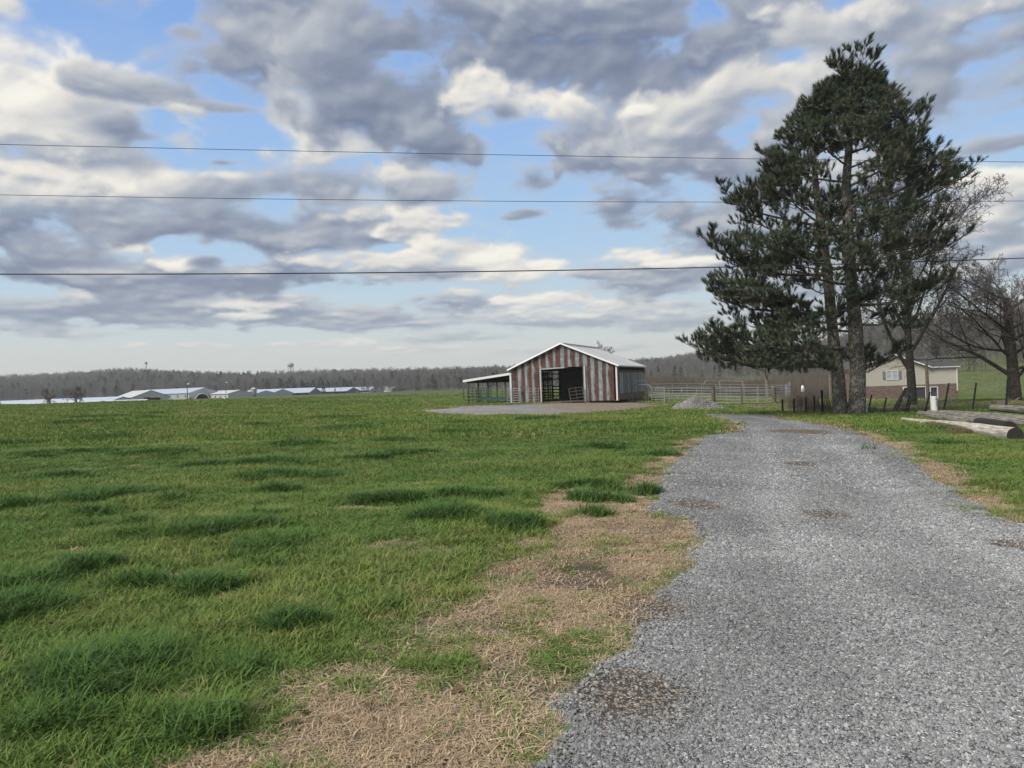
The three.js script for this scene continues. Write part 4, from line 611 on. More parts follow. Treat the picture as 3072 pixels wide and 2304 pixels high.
{
  const wood = std({ color: col(1, 1, 1) }), leaf = std({ side: THREE.DoubleSide, color: col(1, 1, 1) });
  const bare = [lowBare(1, 12, [8, 6, 5]), lowBare(2, 13, [9, 6, 4]), lowBare(3, 11, [7, 6, 6])], green = [lowGreen(4, 12, 3.0), lowGreen(5, 10, 3.4)];
  const bm = [[], [], []], bc = [[], [], []], gm = [[], []], gc = [[], []], r = rng(555), q = new THREE.Quaternion(), up = V(0, 1, 0);
  const place = (x, t, pg, sc, tone = 1) => {
    const s = sc * (0.78 + r() * 0.32), m = new THREE.Matrix4().compose(at(x, t, -0.3), q.setFromAxisAngle(up, r() * 6.283), V(s * (0.9 + r() * 0.3), s, s * (0.9 + r() * 0.3)));
    if (r() < pg) { const k = Math.floor(r() * 2), v = (0.75 + r() * 0.5) * tone; gm[k].push(m); gc[k].push(col(0.038 * v, 0.055 * v, 0.034 * v)); }
    else { const k = Math.floor(r() * 3), v = (0.8 + r() * 0.45) * tone, w = r(); bm[k].push(m); bc[k].push(col(0.128 * v, (0.113 + 0.012 * w) * v, (0.106 + 0.01 * w) * v)); }
  };
  for (let i = 0; i < 15000; i++) { const t = Math.sqrt(lerp(470 * 470, 1080 * 1080, r())), u = r() * 1.75 - 1.0, x = u * t; const pg = ss(0.1, 0.45, fbm(x * 0.006, t * 0.006, 3)) * 0.35 + 0.03; if (fbm(x * 0.004 + 20, t * 0.008, 2) < -0.42 && t < 600) continue; place(x, t, pg, 0.95); }
  for (let i = 0; i < 1500; i++) { const u = 0.34 + r() * 0.7, t = 195 + r() * 230; place(u * t, t, 0.08, 0.85); }           // wooded slope behind the house
  for (let i = 0; i < 420; i++) { const t = 300 + r() * 150, u = -0.2 + r() * 0.62; if (land(u * t, t) > -3) place(u * t, t, 0.16, 0.6); }
  for (let i = 0; i < 130; i++) { const t = 420 + r() * 40, u = -0.3 + r() * 0.25; place(u * t, t, 0.55, 0.7); }
  const LB = ['bare grey brown woods covering the far hills', 'leafless trees mixed through the far woods', 'shorter bare trees along the foot of the hills'], LG2 = ['dark evergreens dotted through the far woods', 'rounder dark cedars along the far ridge'];
  bare.forEach((g, k) => stuff('far_woods', g, wood, bm[k], bc[k], LB[k], 'woods')); green.forEach((g, k) => stuff('far_evergreens', g, leaf, gm[k], gc[k], LG2[k], 'woods'));
  // brush: many upright stems
  const stems = (seed, n, h, w) => { const R = rng(seed), L = []; for (let i = 0; i < n; i++) { const x = (R() - 0.5) * w, z = (R() - 0.5) * w, H = h * (0.5 + R() * 0.5), dx = (R() - 0.5) * 0.4 * H, dz = (R() - 0.5) * 0.4 * H; L.push({ pts: [V(x, 0, z), V(x + dx * 0.4, H * 0.55, z + dz * 0.4), V(x + dx, H, z + dz)], r: [0.016, 0.011, 0.005] }); for (let k = 0; k < 5; k++) { const f = 0.3 + R() * 0.6, b = V(x + dx * f, H * f, z + dz * f), s = H * 0.25 * (0.5 + R()); L.push({ pts: [b, b.clone().add(V((R() - 0.5) * s, s * 0.8, (R() - 0.5) * s))], r: [0.008, 0.004] }); } } return tubes(L, 3); };
  const brush = [stems(9, 16, 3.6, 2.4), stems(10, 16, 3.2, 2.6)], weeds = stems(11, 11, 1.5, 1.2), bmx = [[], []], bcx = [[], []], wm = [], wc = [];
  for (let i = 0; i < 1100; i++) { const t = 128 + r() * 70, u = 0.125 + r() * 0.30, x = u * t, k = i % 2, s = 0.7 + r() * 0.55; bmx[k].push(new THREE.Matrix4().compose(at(x, t, -0.1), q.setFromAxisAngle(up, r() * 6.3), V(s * 1.2, s, s * 1.2))); const v = 0.75 + r() * 0.5, w = r(); bcx[k].push(w < 0.12 ? col(0.11 * v, 0.11 * v, 0.05 * v) : col(0.15 * v, 0.118 * v, 0.1 * v)); }
  brush.forEach((g, k) => stuff('brush', g, std({ color: col(1, 1, 1) }), bmx[k], bcx[k], ['grey brown thicket of bare stems behind the corral', 'bare scrub standing in the field behind the corral'][k], 'brush'));
  for (let i = 0; i < 64; i++) { const f = r(), x = lerp(19.6, 14.2, f) + (r() - 0.5) * 1.5, t = lerp(54, 35.5, f) + (r() - 0.5) * 2.2, s = 0.35 + r() * 0.45; wm.push(new THREE.Matrix4().compose(at(x, t), q.setFromAxisAngle(up, r() * 6.3), V(s, s, s))); const v = 0.7 + r() * 0.5; wc.push(col(0.13 * v, 0.105 * v, 0.08 * v)); }
  for (let i = 0; i < 46; i++) { const f = r(), x = lerp(15.5, 24, f) + (r() - 0.5) * 0.8, t = 34.9 + (r() - 0.5) * 0.9, s = 0.12 + r() * 0.22; wm.push(new THREE.Matrix4().compose(at(x, t), q.setFromAxisAngle(up, r() * 6.3), V(s, s, s))); const v = 0.7 + r() * 0.5; wc.push(col(0.19 * v, 0.15 * v, 0.10 * v)); }
  stuff('dry_weeds', weeds, std({ color: col(1, 1, 1) }), wm, wc, 'tall brown weeds grown up along the fence row', 'weeds');
  // single evergreens down by the long sheds
  for (const [x, t, h, k, lab] of [[-119, 178, 3.4, 0, 'dark evergreen at the far left edge behind the white roof'], [-113.6, 180, 2.8, 1, 'round dark evergreen standing over the long white roof'], [-109.5, 182, 2.2, 1, 'smaller evergreen right of the round dark one'], [-81, 330, 4.5, 1, 'round green bush at the grey gable of the longest shed'], [-76.5, 332, 2.6, 0, 'low green shrub right of the round bush']]) {
    const o = thing('evergreen', lab, 'tree', [x, land(x, t), -t]); const c = part(o, 'crown', green[k], std({ side: THREE.DoubleSide, color: col(0.03, 0.045, 0.03) })), s = h / 11; c.scale.set(s * 1.3, s, s * 1.3); part(o, 'trunk', rod(V(0, -0.2, 0), V(0, h * 0.4, 0), 0.08, 0.05, 5), M.twig);
  }
}
console.log('woods done');

// ------------------------------------------------------------------ long sheds in the valley
const shedRoof = std({ color: col(0.50, 0.56, 0.66), roughness: 0.5, metalness: 0.3, side: THREE.DoubleSide }), shedRoofPale = std({ color: col(0.55, 0.56, 0.58), roughness: 0.6, metalness: 0.15, side: THREE.DoubleSide }), shedWall = std({ color: col(0.42, 0.43, 0.41) }), shedGrey = std({ color: col(0.17, 0.18, 0.19) }), shedTeal = std({ color: col(0.30, 0.34, 0.33) }), shedGlass = std({ color: col(0.12, 0.13, 0.14), roughness: 0.15 }), shedWood = std({ color: col(0.16, 0.14, 0.12) });
function shed(name, label, a, b, base, w, eave, ridge, { wall = shedWall, gable = shedWall, roof = shedRoof, band = null, openings = 0, gableDoor = null, group } = {}) { // ridge runs from a (right, near gable) to b
  const d = V(b[0] - a[0], 0, -(b[1] - a[1])), L = d.length(), o = thing(name, label, 'shed', [a[0], base - 0.55, -a[1]], Math.atan2(-d.z, d.x), group), h = w / 2; // local x runs along the ridge
  const N = Math.max(2, Math.min(26, Math.round(L / 4)));
  const facing = new THREE.Vector3(0, 0, 1).applyAxisAngle(V(0, 1, 0), o.rotation.y).dot(V(-a[0], 0, a[1])) > 0 ? 1 : -1; // the long side that looks to the road
  for (const s of [-1, 1]) for (let i = 0; i < N; i++) { const sl = Math.hypot(h + 0.4, ridge - eave), g = new THREE.BoxGeometry(L / N - 0.01, 0.05, sl); g.rotateX(s * Math.atan2(ridge - eave, h)); g.translate((i + 0.5) * L / N, (ridge + eave) / 2 + (i % 2) * 0.012 - 0.06, s * h / 2 + s * 0.1); part(o, 'roof_sheet', g, roof); }
  for (const s of [-1, 1]) { part(o, 'side_wall', box(L - 0.1, eave - (band && s === facing ? 0.9 : 0), 0.12, L / 2, (eave - (band && s === facing ? 0.9 : 0)) / 2 - 0.3, s * (h - 0.1)), wall); }
  if (band) { part(o, 'top_plate', box(L - 0.2, 0.2, 0.1, L / 2, eave - 0.2, facing * (h - 0.1)), wall); for (let i = 0; i <= N; i++) part(o, 'side_post', box(0.14, 0.95, 0.1, 0.1 + i * (L - 0.2) / N, eave - 0.76, facing * (h - 0.08)), wall); }
  const gs = new THREE.Shape([new THREE.Vector2(-h + 0.1, -1.2), new THREE.Vector2(h - 0.1, -1.2), new THREE.Vector2(h - 0.1, eave - 0.12), new THREE.Vector2(0, ridge - 0.15), new THREE.Vector2(-h + 0.1, eave - 0.12)]);
  for (const x of [0.05, L - 0.17]) { gs.holes = []; if (gableDoor && !gableDoor[3] && x < 1) { const [dw, dh, dz = 0] = gableDoor; gs.holes.push(new THREE.Path([[-dz - dw / 2, -1], [-dz - dw / 2, dh], [-dz + dw / 2, dh], [-dz + dw / 2, -1]].map(([p, q]) => new THREE.Vector2(p, q)))); } const g = new THREE.ExtrudeGeometry(gs, { depth: 0.12, bevelEnabled: false }); g.rotateY(Math.PI / 2); g.translate(x, 0, 0); part(o, 'gable_wall', g, gable); }
  if (gableDoor && gableDoor[3]) part(o, 'gable_door', box(0.08, gableDoor[1], gableDoor[0], 0.02, gableDoor[1] / 2, gableDoor[2] ?? 0), gableDoor[3]);
  for (let i = 0; i < openings; i++) part(o, 'window', box(1.0, 0.8, 0.06, L * (i + 0.5) / openings, eave - 1.1, facing * (h - 0.02)), shedGlass);
  return o;
}
const SG = 'long livestock sheds across the valley';
shed('poultry_shed', 'long blue white roofed shed at the far left behind the field edge', [-87, 172], [-178, 252], -2.2, 13, 2.4, 4.6, { group: SG });
shed('poultry_shed', 'long shed with a streaky pale roof just over the field edge', [-72, 152], [-128, 190], -2.4, 11, 2.3, 4.05, { roof: shedRoofPale, group: SG });
shed('hay_shed', 'off white gabled shed with a dark opening above the long pale roof', [-107, 228], [-118.5, 240], -1.2, 10.5, 3.4, 5.3, { roof: shedRoofPale, gableDoor: [4.6, 3.2, 0.3] });
shed('poultry_shed', 'long pale walled shed behind the two small round trees', [-107, 268], [-138, 290], 0.4, 12, 2.6, 4.3, { wall: shedTeal, openings: 8, group: SG });
shed('machine_shed', 'low whitish shed left of the feed silo', [-92.5, 262], [-106.5, 276], 0.2, 9, 2.1, 3.2, { roof: shedRoofPale, openings: 5 });
shed('poultry_shed', 'blue roofed shed running behind the feed silo', [-104, 325], [-128, 345], -0.4, 12, 2.0, 3.5, { wall: shedWood, group: SG });
shed('poultry_shed', 'shed with a pale roof half hidden behind the longest shed', [-105, 352], [-124, 362], -0.6, 13, 2.4, 4.2, { wall: shedGrey, group: SG });
shed('poultry_shed', 'longest blue roofed shed with a plain grey gable end', [-94, 368], [-124, 374], -0.9, 13, 2.5, 4.6, { wall: shedTeal, gable: shedGrey, band: true, group: SG });
shed('poultry_shed', 'blue roofed shed right of the grey gable with a white patched end', [-82, 398], [-110, 408], -0.7, 13, 2.3, 4.1, { wall: shedWood, gable: shedGrey, gableDoor: [2.2, 2.2, 3.5, shedWall], band: true, group: SG });
shed('poultry_shed', 'pale ended shed with a dark doorway, third from the grey gable', [-73.5, 418], [-98, 430], -0.8, 13, 2.4, 4.2, { gable: shedWall, gableDoor: [1.8, 1.8, -2], band: true, group: SG });
shed('poultry_shed', 'faint farthest shed at the right of the valley row', [-66, 446], [-92, 460], -0.7, 13, 2.3, 4.1, { gable: shedGrey, roof: shedRoofPale, group: SG });
{ // arched shed
  const x = -104, t = 258, o = thing('arched_shed', 'round topped open shed with a dark mouth', 'shed', [x, -0.3, -t], 0.42), pts = []; for (let i = 0; i <= 14; i++) { const a = Math.PI * i / 14; pts.push([Math.cos(a) * 2.2, Math.sin(a) * 2.3]); }
  const pos = [], idx = []; pts.forEach(([a, b], i) => { for (const z of [0, -9]) pos.push(a, b, z); if (i) { const k = i * 2; idx.push(k - 2, k - 1, k, k - 1, k + 1, k); } });
  part(o, 'roof_shell', geoFrom(pos, idx), shedRoofPale); part(o, 'front_arch', tubes([{ pts: pts.map(([a, b]) => V(a, b, 0.05)), r: pts.map(() => 0.16) }], 6), shedWall);
  const s = new THREE.Shape(pts.map(([a, b]) => new THREE.Vector2(a, b))); const g = new THREE.ShapeGeometry(s); g.translate(0, 0, -8.9); part(o, 'back_wall', g, shedWall);
  for (const sx of [-2.15, 2.15]) part(o, 'side_wall', box(0.1, 1.2, 9, sx, 0.3, -4.5), shedWall);
}
{ // silo and little feed house
  const o = thing('feed_silo', 'small grey feed silo with a conical top', 'silo', [-99.5, 0.2, -296]);
  part(o, 'drum', new THREE.CylinderGeometry(1.15, 1.15, 2.2, 16).translate(0, 1.9, 0), M.galvDull); part(o, 'cone_top', new THREE.ConeGeometry(1.2, 0.6, 16).translate(0, 3.3, 0), shedRoofPale); part(o, 'hopper', new THREE.CylinderGeometry(1.15, 0.3, 0.9, 16).translate(0, 0.35, 0), M.galvDull);
  for (let i = 0; i < 4; i++) { const a = i * Math.PI / 2 + 0.7; part(o, 'leg', rod(V(Math.cos(a) * 1.1, -0.8, Math.sin(a) * 1.1), V(Math.cos(a) * 1.1, 1, Math.sin(a) * 1.1), 0.07), M.galvDull); }
  shed('feed_house', 'tiny shed with a white door beneath the feed silo', [-100.5, 291], [-107, 294], -0.2, 4.5, 1.8, 2.8, { wall: shedWood, gable: shedGrey, roof: shedRoofPale, gableDoor: [1.2, 1.5, 1.0, shedWall] });
}
{ // yard poles and landmarks
  const pole = (x, t, base, h, label, lamp) => { const o = thing('utility_pole', label, 'pole', [x, base, -t]); part(o, 'shaft', rod(V(0, -0.5, 0), V(0, h, 0), 0.13, 0.09, 7), M.oldWood); part(o, 'cross_arm', box(0.9, 0.1, 0.1, 0, h - 0.4, 0), M.oldWood); if (lamp) part(o, 'lamp_head', new RoundedBoxGeometry(0.5, 0.35, 0.4, 2, 0.1).translate(0.3, h - 0.05, 0), M.white); return o; };
  pole(-79.0, 187, 0.2, 4.2, 'wooden pole with a pale top standing by the round trees', true); pole(-97.5, 262, 0.2, 5.4, 'thin pole with a white lamp over the whitish shed', true);
  pole(-88.3, 396, -0.8, 6.2, 'dark thin pole crossing the blue roof right of the grey gable'); pole(-120, 180, -1.2, 5.4, 'pale pole at the far left edge of the view');
  const ct = thing('radio_mast', 'thin radio mast on the left ridge', 'mast', [-451, land(-451, 950), -950]); part(ct, 'shaft', rod(V(0, 0, 0), V(0, 44.1 - land(-451, 950), 0), 0.7, 0.4, 6), M.galvDull); part(ct, 'antenna_ring', new THREE.CylinderGeometry(1.7, 1.4, 3, 10).translate(0, 43 - land(-451, 950), 0), M.galvDull);
  const wy = land(-287, 1000), wt = thing('water_tower', 'pale green water tower standing above the ridge trees', 'water tower', [-287, wy, -1000]), H = 39.6 - wy;
  const prof = [[0, 0], [2.2, 0.3], [3.6, 1.3], [3.9, 2.6], [3.9, 4.4], [3.2, 5.4], [1.6, 6.0], [0, 6.2]].map(([a, b]) => new THREE.Vector2(a, b)); const tank = std({ color: col(0.33, 0.38, 0.37), roughness: 0.6 });
  part(wt, 'tank', new THREE.LatheGeometry(prof, 24).translate(0, H - 6.2, 0), tank); part(wt, 'catwalk', new THREE.TorusGeometry(4.1, 0.14, 5, 24).rotateX(Math.PI / 2).translate(0, H - 3.6, 0), tank); part(wt, 'riser', rod(V(0, 0, 0), V(0, H - 6, 0), 0.5, 0.5, 10), tank);
  for (let i = 0; i < 6; i++) { const a = i * Math.PI / 3; part(wt, 'leg', rod(V(Math.cos(a) * 4.3, 0, Math.sin(a) * 4.3), V(Math.cos(a) * 3.6, H - 4.4, Math.sin(a) * 3.6), 0.25, 0.22, 6), tank); }
}

// ------------------------------------------------------------------ house on the right
{
  const Z = -115, H = thing('house', 'tan sided house with a brick lower storey behind the bare tree', 'house', [59, -3.2, Z]);
  const X = (x) => x - 59, Y = (y) => y + 3.2;
  const siding = std({ roughness: 0.75, map: texture(8, 64, (x, y) => { const t = (y % 16 < 2 ? 168 : 186); return [t * 0.95, t * 0.915, t * 0.85]; }, { ry: 1.7 }) }), brickMap = texture(256, 256, (x, y) => { const row = Math.floor(y / 16), u = (x + (row % 2) * 16) % 256, c = Math.floor(u / 32), mort = y % 16 < 2 || u % 32 < 2, n = TAB[(row * 131 + c * 977) & 65535], m = tileNoise(x, y, 256, 16, 3); return mort ? [120, 110, 100] : [100 + n * 22 + m * 12, 82 + n * 17 + m * 10, 71 + n * 14 + m * 10]; }, { rx: 1 / 2.2, ry: 1 / 1.5 }), brick = std({ map: brickMap });
  const shingle = std({ color: col(0.06, 0.058, 0.056) }), glass = new THREE.MeshPhysicalMaterial({ color: col(0.55, 0.6, 0.65), roughness: 0.05, metalness: 0, transmission: 0.35, thickness: 0 }), shutter = std({ color: col(0.17, 0.165, 0.165) }), darkPaint = std({ color: col(0.035, 0.036, 0.042), roughness: 0.6 });
  // gable wall with siding
  const gs = new THREE.Shape([[51.3, -0.62], [62.3, -0.62], [62.3, 1.95], [56.8, 4.02], [51.3, 1.95]].map(([a, b]) => new THREE.Vector2(X(a), Y(b))));
  const ex = (s, d, z) => { const g = new THREE.ExtrudeGeometry(s, { depth: d, bevelEnabled: false }); g.translate(0, 0, z); return g; };
  part(H, 'gable_wall', ex(gs, 0.25, -0.25), siding); part(H, 'wing_wall', box(4.3, 2.5, 0.25, X(64.46), Y(0.63), -0.14), siding);
  // brick storey with its openings
  const bs = new THREE.Shape([[51.3, -4.4], [66.6, -4.4], [66.6, -0.62], [51.3, -0.62]].map(([a, b]) => new THREE.Vector2(X(a), Y(b))));
  for (const [a, b, c, d] of [[58.5, -3.3, 61.75, -0.98], [62.5, -3.25, 63.5, -1.12]]) bs.holes.push(new THREE.Path([[a, b], [a, d], [b === -3.3 ? c : c, d], [c, b]].map(([p, q]) => new THREE.Vector2(X(p), Y(q)))));
  part(H, 'brick_wall', ex(bs, 0.3, -0.26), brick);
  const brickSideMap = brickMap.clone(); brickSideMap.repeat.set(4, 4); brickSideMap.needsUpdate = true; const brickSide = std({ map: brickSideMap }); part(H, 'side_wall', box(0.25, 6, 9, X(51.42), Y(-1.4), -4.8), brickSide); part(H, 'side_wall', box(0.25, 6, 9, X(66.46), Y(-1.4), -4.8), brickSide); part(H, 'rear_wall', box(15.3, 6, 0.25, X(58.95), Y(-1.4), -9.3), siding);
  const gd = part(H, 'garage_door', box(3.2, 2.3, 0.06, X(60.12), Y(-2.15), -0.16), darkPaint); for (let i = 0; i < 4; i++) part(gd, 'door_panel', box(3.1, 0.5, 0.03, X(60.12), Y(-3.0 + i * 0.57), -0.115), darkPaint);
  part(H, 'garage_frame', mergeGeometries([box(0.14, 2.4, 0.1, X(58.45), Y(-2.1), 0.07), box(0.14, 2.4, 0.1, X(61.8), Y(-2.1), 0.07), box(3.5, 0.14, 0.1, X(60.12), Y(-0.93), 0.073)]), M.white);
  const dr = part(H, 'door', box(0.96, 2.1, 0.06, X(63), Y(-2.18), -0.16), darkPaint); part(dr, 'door_handle', new THREE.SphereGeometry(0.04, 8, 6).translate(X(63.35), Y(-2.2), -0.1), M.galv);
  part(H, 'door_frame', mergeGeometries([box(0.1, 2.2, 0.1, X(62.46), Y(-2.17), 0.07), box(0.1, 2.2, 0.1, X(63.54), Y(-2.17), 0.07), box(1.18, 0.1, 0.1, X(63), Y(-1.04), 0.073)]), M.white);
  // paired window with shutters
  const wn = part(H, 'window', mergeGeometries([box(0.09, 1.25, 0.08, X(55.98), Y(0.92), 0.05), box(0.1, 1.25, 0.08, X(56.85), Y(0.92), 0.05), box(0.09, 1.25, 0.08, X(57.72), Y(0.92), 0.05), box(1.83, 0.09, 0.08, X(56.85), Y(1.57), 0.053), box(1.83, 0.09, 0.08, X(56.85), Y(0.27), 0.053), box(1.65, 0.05, 0.06, X(56.85), Y(0.92), 0.045)]), M.white);
  for (const x of [56.42, 57.28]) for (const y of [0.6, 1.24]) part(wn, 'pane', box(0.76, 0.56, 0.02, X(x), Y(y), 0.02), glass);
  part(wn, 'curtain', box(1.6, 1.2, 0.01, X(56.85), Y(0.92), 0.004), std({ color: col(0.25, 0.27, 0.28) }));
  for (const x of [55.66, 58.04]) part(H, 'shutter', box(0.42, 1.25, 0.06, X(x), Y(0.92), 0.04), shutter);
  part(H, 'gable_vent', box(0.6, 0.35, 0.05, X(56.8), Y(3.25), 0.03), shedWall);
  // roofs
  const slope = Math.atan2(2.07, 5.5), len = Math.hypot(5.95, 2.24);
  for (const s of [-1, 1]) { const g = box(len, 0.12, 9.9, 0, 0, 0); g.rotateZ(-s * slope); g.translate(X(56.8) + s * 2.95, Y(4.13) - 1.07, -4.5); part(H, 'roof_slope', g, shingle); part(H, 'rake_board', bar(V(X(56.8) + s * 5.9, Y(4.1) - 2.22, 0.48), V(X(56.8), Y(4.1), 0.48), 0.05, 0.2), M.white); }
  { const g = box(5.0, 0.12, 4.9, 0, 0, 0); g.rotateX(0.36); g.translate(X(64.75), Y(2.72), -2.0); part(H, 'roof_slope', g, shingle); const g2 = box(5.0, 0.12, 4.9, 0, 0, 0); g2.rotateX(-0.36); g2.translate(X(64.75), Y(2.72), -6.6); part(H, 'roof_slope', g2, shingle); part(H, 'gutter', box(4.6, 0.14, 0.14, X(64.6), Y(1.9), 0.34), M.white); }
  part(H, 'downspout', box(0.12, 3.6, 0.1, X(66.5), Y(0.1), 0.1), M.white);
  // concrete apron and walk
  const conc = std({ vertexColors: true, map: soilMap, roughness: 0.9 });
  sheet('concrete_drive', 'pale concrete drive along the foot of the brick house', 46, 70, 104, 116.5, 0.5, (x, t) => sd([[46, 108.8], [52, 111.0], [58, 111.2], [66, 107], [69, 104.6], [69.5, 106], [67.3, 109], [66.9, 116], [51, 116], [46, 113]], x, t) , () => [0.5, 0.49, 0.47], conc, 0.06);
}
{ // black dog lying on the drive
  const B = [[[-0.42, 0.16, 0], [0.28, 0.2, 0], 0.17, 0.19], [[0.28, 0.24, 0], [0.44, 0.46, 0.02], 0.14, 0.09], [[0.44, 0.48, 0.02], [0.62, 0.44, 0.05], 0.1, 0.06], [[0.40, 0.54, -0.06], [0.38, 0.64, -0.08], 0.05, 0.02], [[0.40, 0.54, 0.08], [0.38, 0.64, 0.1], 0.05, 0.02], [[0.2, 0.1, 0.14], [0.68, 0.05, 0.16], 0.07, 0.05], [[0.2, 0.1, -0.12], [0.66, 0.05, -0.14], 0.07, 0.05], [[-0.35, 0.14, 0.14], [-0.05, 0.08, 0.26], 0.13, 0.06], [[-0.05, 0.07, 0.26], [-0.35, 0.05, 0.3], 0.06, 0.04], [[-0.5, 0.1, 0], [-0.85, 0.05, 0.16], 0.05, 0.025]];
  const N = 44, mc = new MarchingCubes(N, std({}), false, false, 60000); const S = 1.0, cyy = 0.35;
  for (let k = 0; k < N; k++) for (let j = 0; j < N; j++) for (let i = 0; i < N; i++) {
    const p = V((i / (N / 2) - 1) * S, (j / (N / 2) - 1) * S + cyy, (k / (N / 2) - 1) * S); let d = 0, e = 0;
    for (const [a, b, r0, r1] of B) { const A = V(...a), D = V(...b).sub(A), f = clamp(p.clone().sub(A).dot(D) / D.lengthSq(), 0, 1), q = p.distanceTo(A.addScaledVector(D, f)) - lerp(r0, r1, f); e += Math.exp(-q * 28); }
    d = -Math.log(Math.max(e, 1e-12)) / 28; mc.field[k * N * N + j * N + i] = -d;
  }
  mc.isolation = 0; mc.update(); const n = mc.count, g = new THREE.BufferGeometry(); g.setAttribute('position', new THREE.Float32BufferAttribute(Array.from(mc.positionArray.slice(0, n * 3)), 3)); g.scale(S, S, S); g.translate(0, cyy, 0); g.computeVertexNormals();
  const p = at(54.0, 112.3, 0.06), o = thing('dog', 'black dog lying on the concrete drive by the house', 'dog', [p.x, p.y, p.z], 0.1); part(o, 'body', g, std({ color: col(0.012, 0.011, 0.012), roughness: 0.6 }));
}

// ------------------------------------------------------------------ fence row, marker posts, timber
{
  const p0 = at(15.4, 34.8), fence = thing('wire_fence', 'sagging wire fence on leaning steel posts before the house', 'fence', [p0.x, p0.y, p0.z]);
  const L = (x, t, up) => at(x, t, up).sub(p0); const tops = [];
  for (const [x, t, dx, h, r] of [[13.55, 35.6, 0.0, 0.8, 0.03], [13.85, 35.4, 0.02, 0.85, 0.03], [14.06, 35.0, 0.0, 1.1, 0.04], [13.2, 36.2, 0.03, 0.75, 0.04], [12.9, 36.8, -0.03, 0.7, 0.04], [16.0, 34.9, 0.32, 0.9, 0.026], [16.72, 34.9, 0.28, 0.78, 0.026], [17.6, 34.8, 0.42, 0.85, 0.028], [17.8, 34.9, 0.4, 0.55, 0.024], [18.55, 34.8, 0.34, 0.95, 0.026], [19.35, 34.7, 0.26, 1.3, 0.028], [20.6, 34.6, 0.2, 1.3, 0.028], [22.0, 34.4, 0.1, 1.45, 0.032]]) {
    const a = L(x, t, -0.25), b = L(x, t, h).add(V(dx * h, 0, 0.02)); const post = part(fence, 'post', mergeGeometries([bar(a, b, r, r * 1.8), bar(a.clone().add(V(0.012, 0, 0.02)), b.clone().add(V(0.012, 0, 0.02)), r * 2, r * 0.5)]), M.steel); tops.push([x, t, dx, h]);
  }
  const run = tops.slice(5).filter((q) => q[3] > 0.7); for (const f of [0.35, 0.6, 0.85]) { const pts = run.map(([x, t, dx, h]) => L(x, t, h * f).add(V(dx * h * f, 0, 0.045))); part(fence, 'wire', tubes([{ pts, r: pts.map(() => 0.0045) }], 4), M.galvDull); }
  const wp = at(18.0, 36), w = thing('leaning_post', 'split grey wooden fence post leaning far to the right', 'post', [wp.x, wp.y, wp.z]); part(w, 'post', tubes([{ pts: [V(-0.35, -0.2, 0), V(0.1, 0.55, 0), V(0.42, 1.15, 0.02)], r: [0.12, 0.1, 0.07] }], 8), M.oldWood); part(w, 'brush_tangle', tubes([0, 1, 2, 3, 4, 5, 6, 7].map((i) => ({ pts: [V(-0.4 + i * 0.12, 0, 0.2 * Math.sin(i * 7)), V(0 + i * 0.08, 0.5, 0.1), V(0.2 + i * 0.06, 0.85 + 0.1 * Math.sin(i * 5), 0)], r: [0.03, 0.02, 0.01] })), 4), M.twigPale);
  const plastic = std({ color: col(0.66, 0.66, 0.63), roughness: 0.45 }), ink = std({ color: col(0.05, 0.05, 0.06) });
  const marker = (x, t, h, r, tilt, label) => { const p = at(x, t), o = thing('marker_post', label, 'marker post', [p.x, p.y, p.z]); o.rotation.z = tilt; part(o, 'pipe', new THREE.CylinderGeometry(r, r * 1.02, h + 0.2, 20, 1).translate(0, h / 2 - 0.1, 0), plastic); part(o, 'domed_cap', new THREE.SphereGeometry(r, 18, 6, 0, 6.283, 0, 1.57).scale(1, 0.35, 1).translate(0, h, 0), plastic); const k = [[0.9, 0.05], [0.74, 0.03], [0.62, 0.03], [0.52, 0.02]]; for (const [f, s] of k) { const g = new THREE.CylinderGeometry(r * 1.02, r * 1.02, s * h * 1.2, 6, 1, true, 0.1, 0.55).translate(0, h * f, 0); part(o, 'printed_mark', g, ink); } return o; };
  marker(17.75, 32.4, 0.78, 0.13, 0.03, 'tall white plastic marker post behind the timber poles'); marker(15.72, 34.3, 0.5, 0.075, -0.07, 'short white plastic marker post at the foot of the pine');
  const up = at(33.5, 62), u = thing('utility_pole', 'weathered wooden pole standing before the brick wall', 'pole', [up.x, up.y, up.z]); part(u, 'shaft', rod(V(0, -0.4, 0), V(-0.05, 3.4, 0), 0.14, 0.11, 9), M.oldWood); part(u, 'insulator', new THREE.CylinderGeometry(0.04, 0.05, 0.14, 8).translate(-0.05, 3.45, 0), M.galvDull);
}
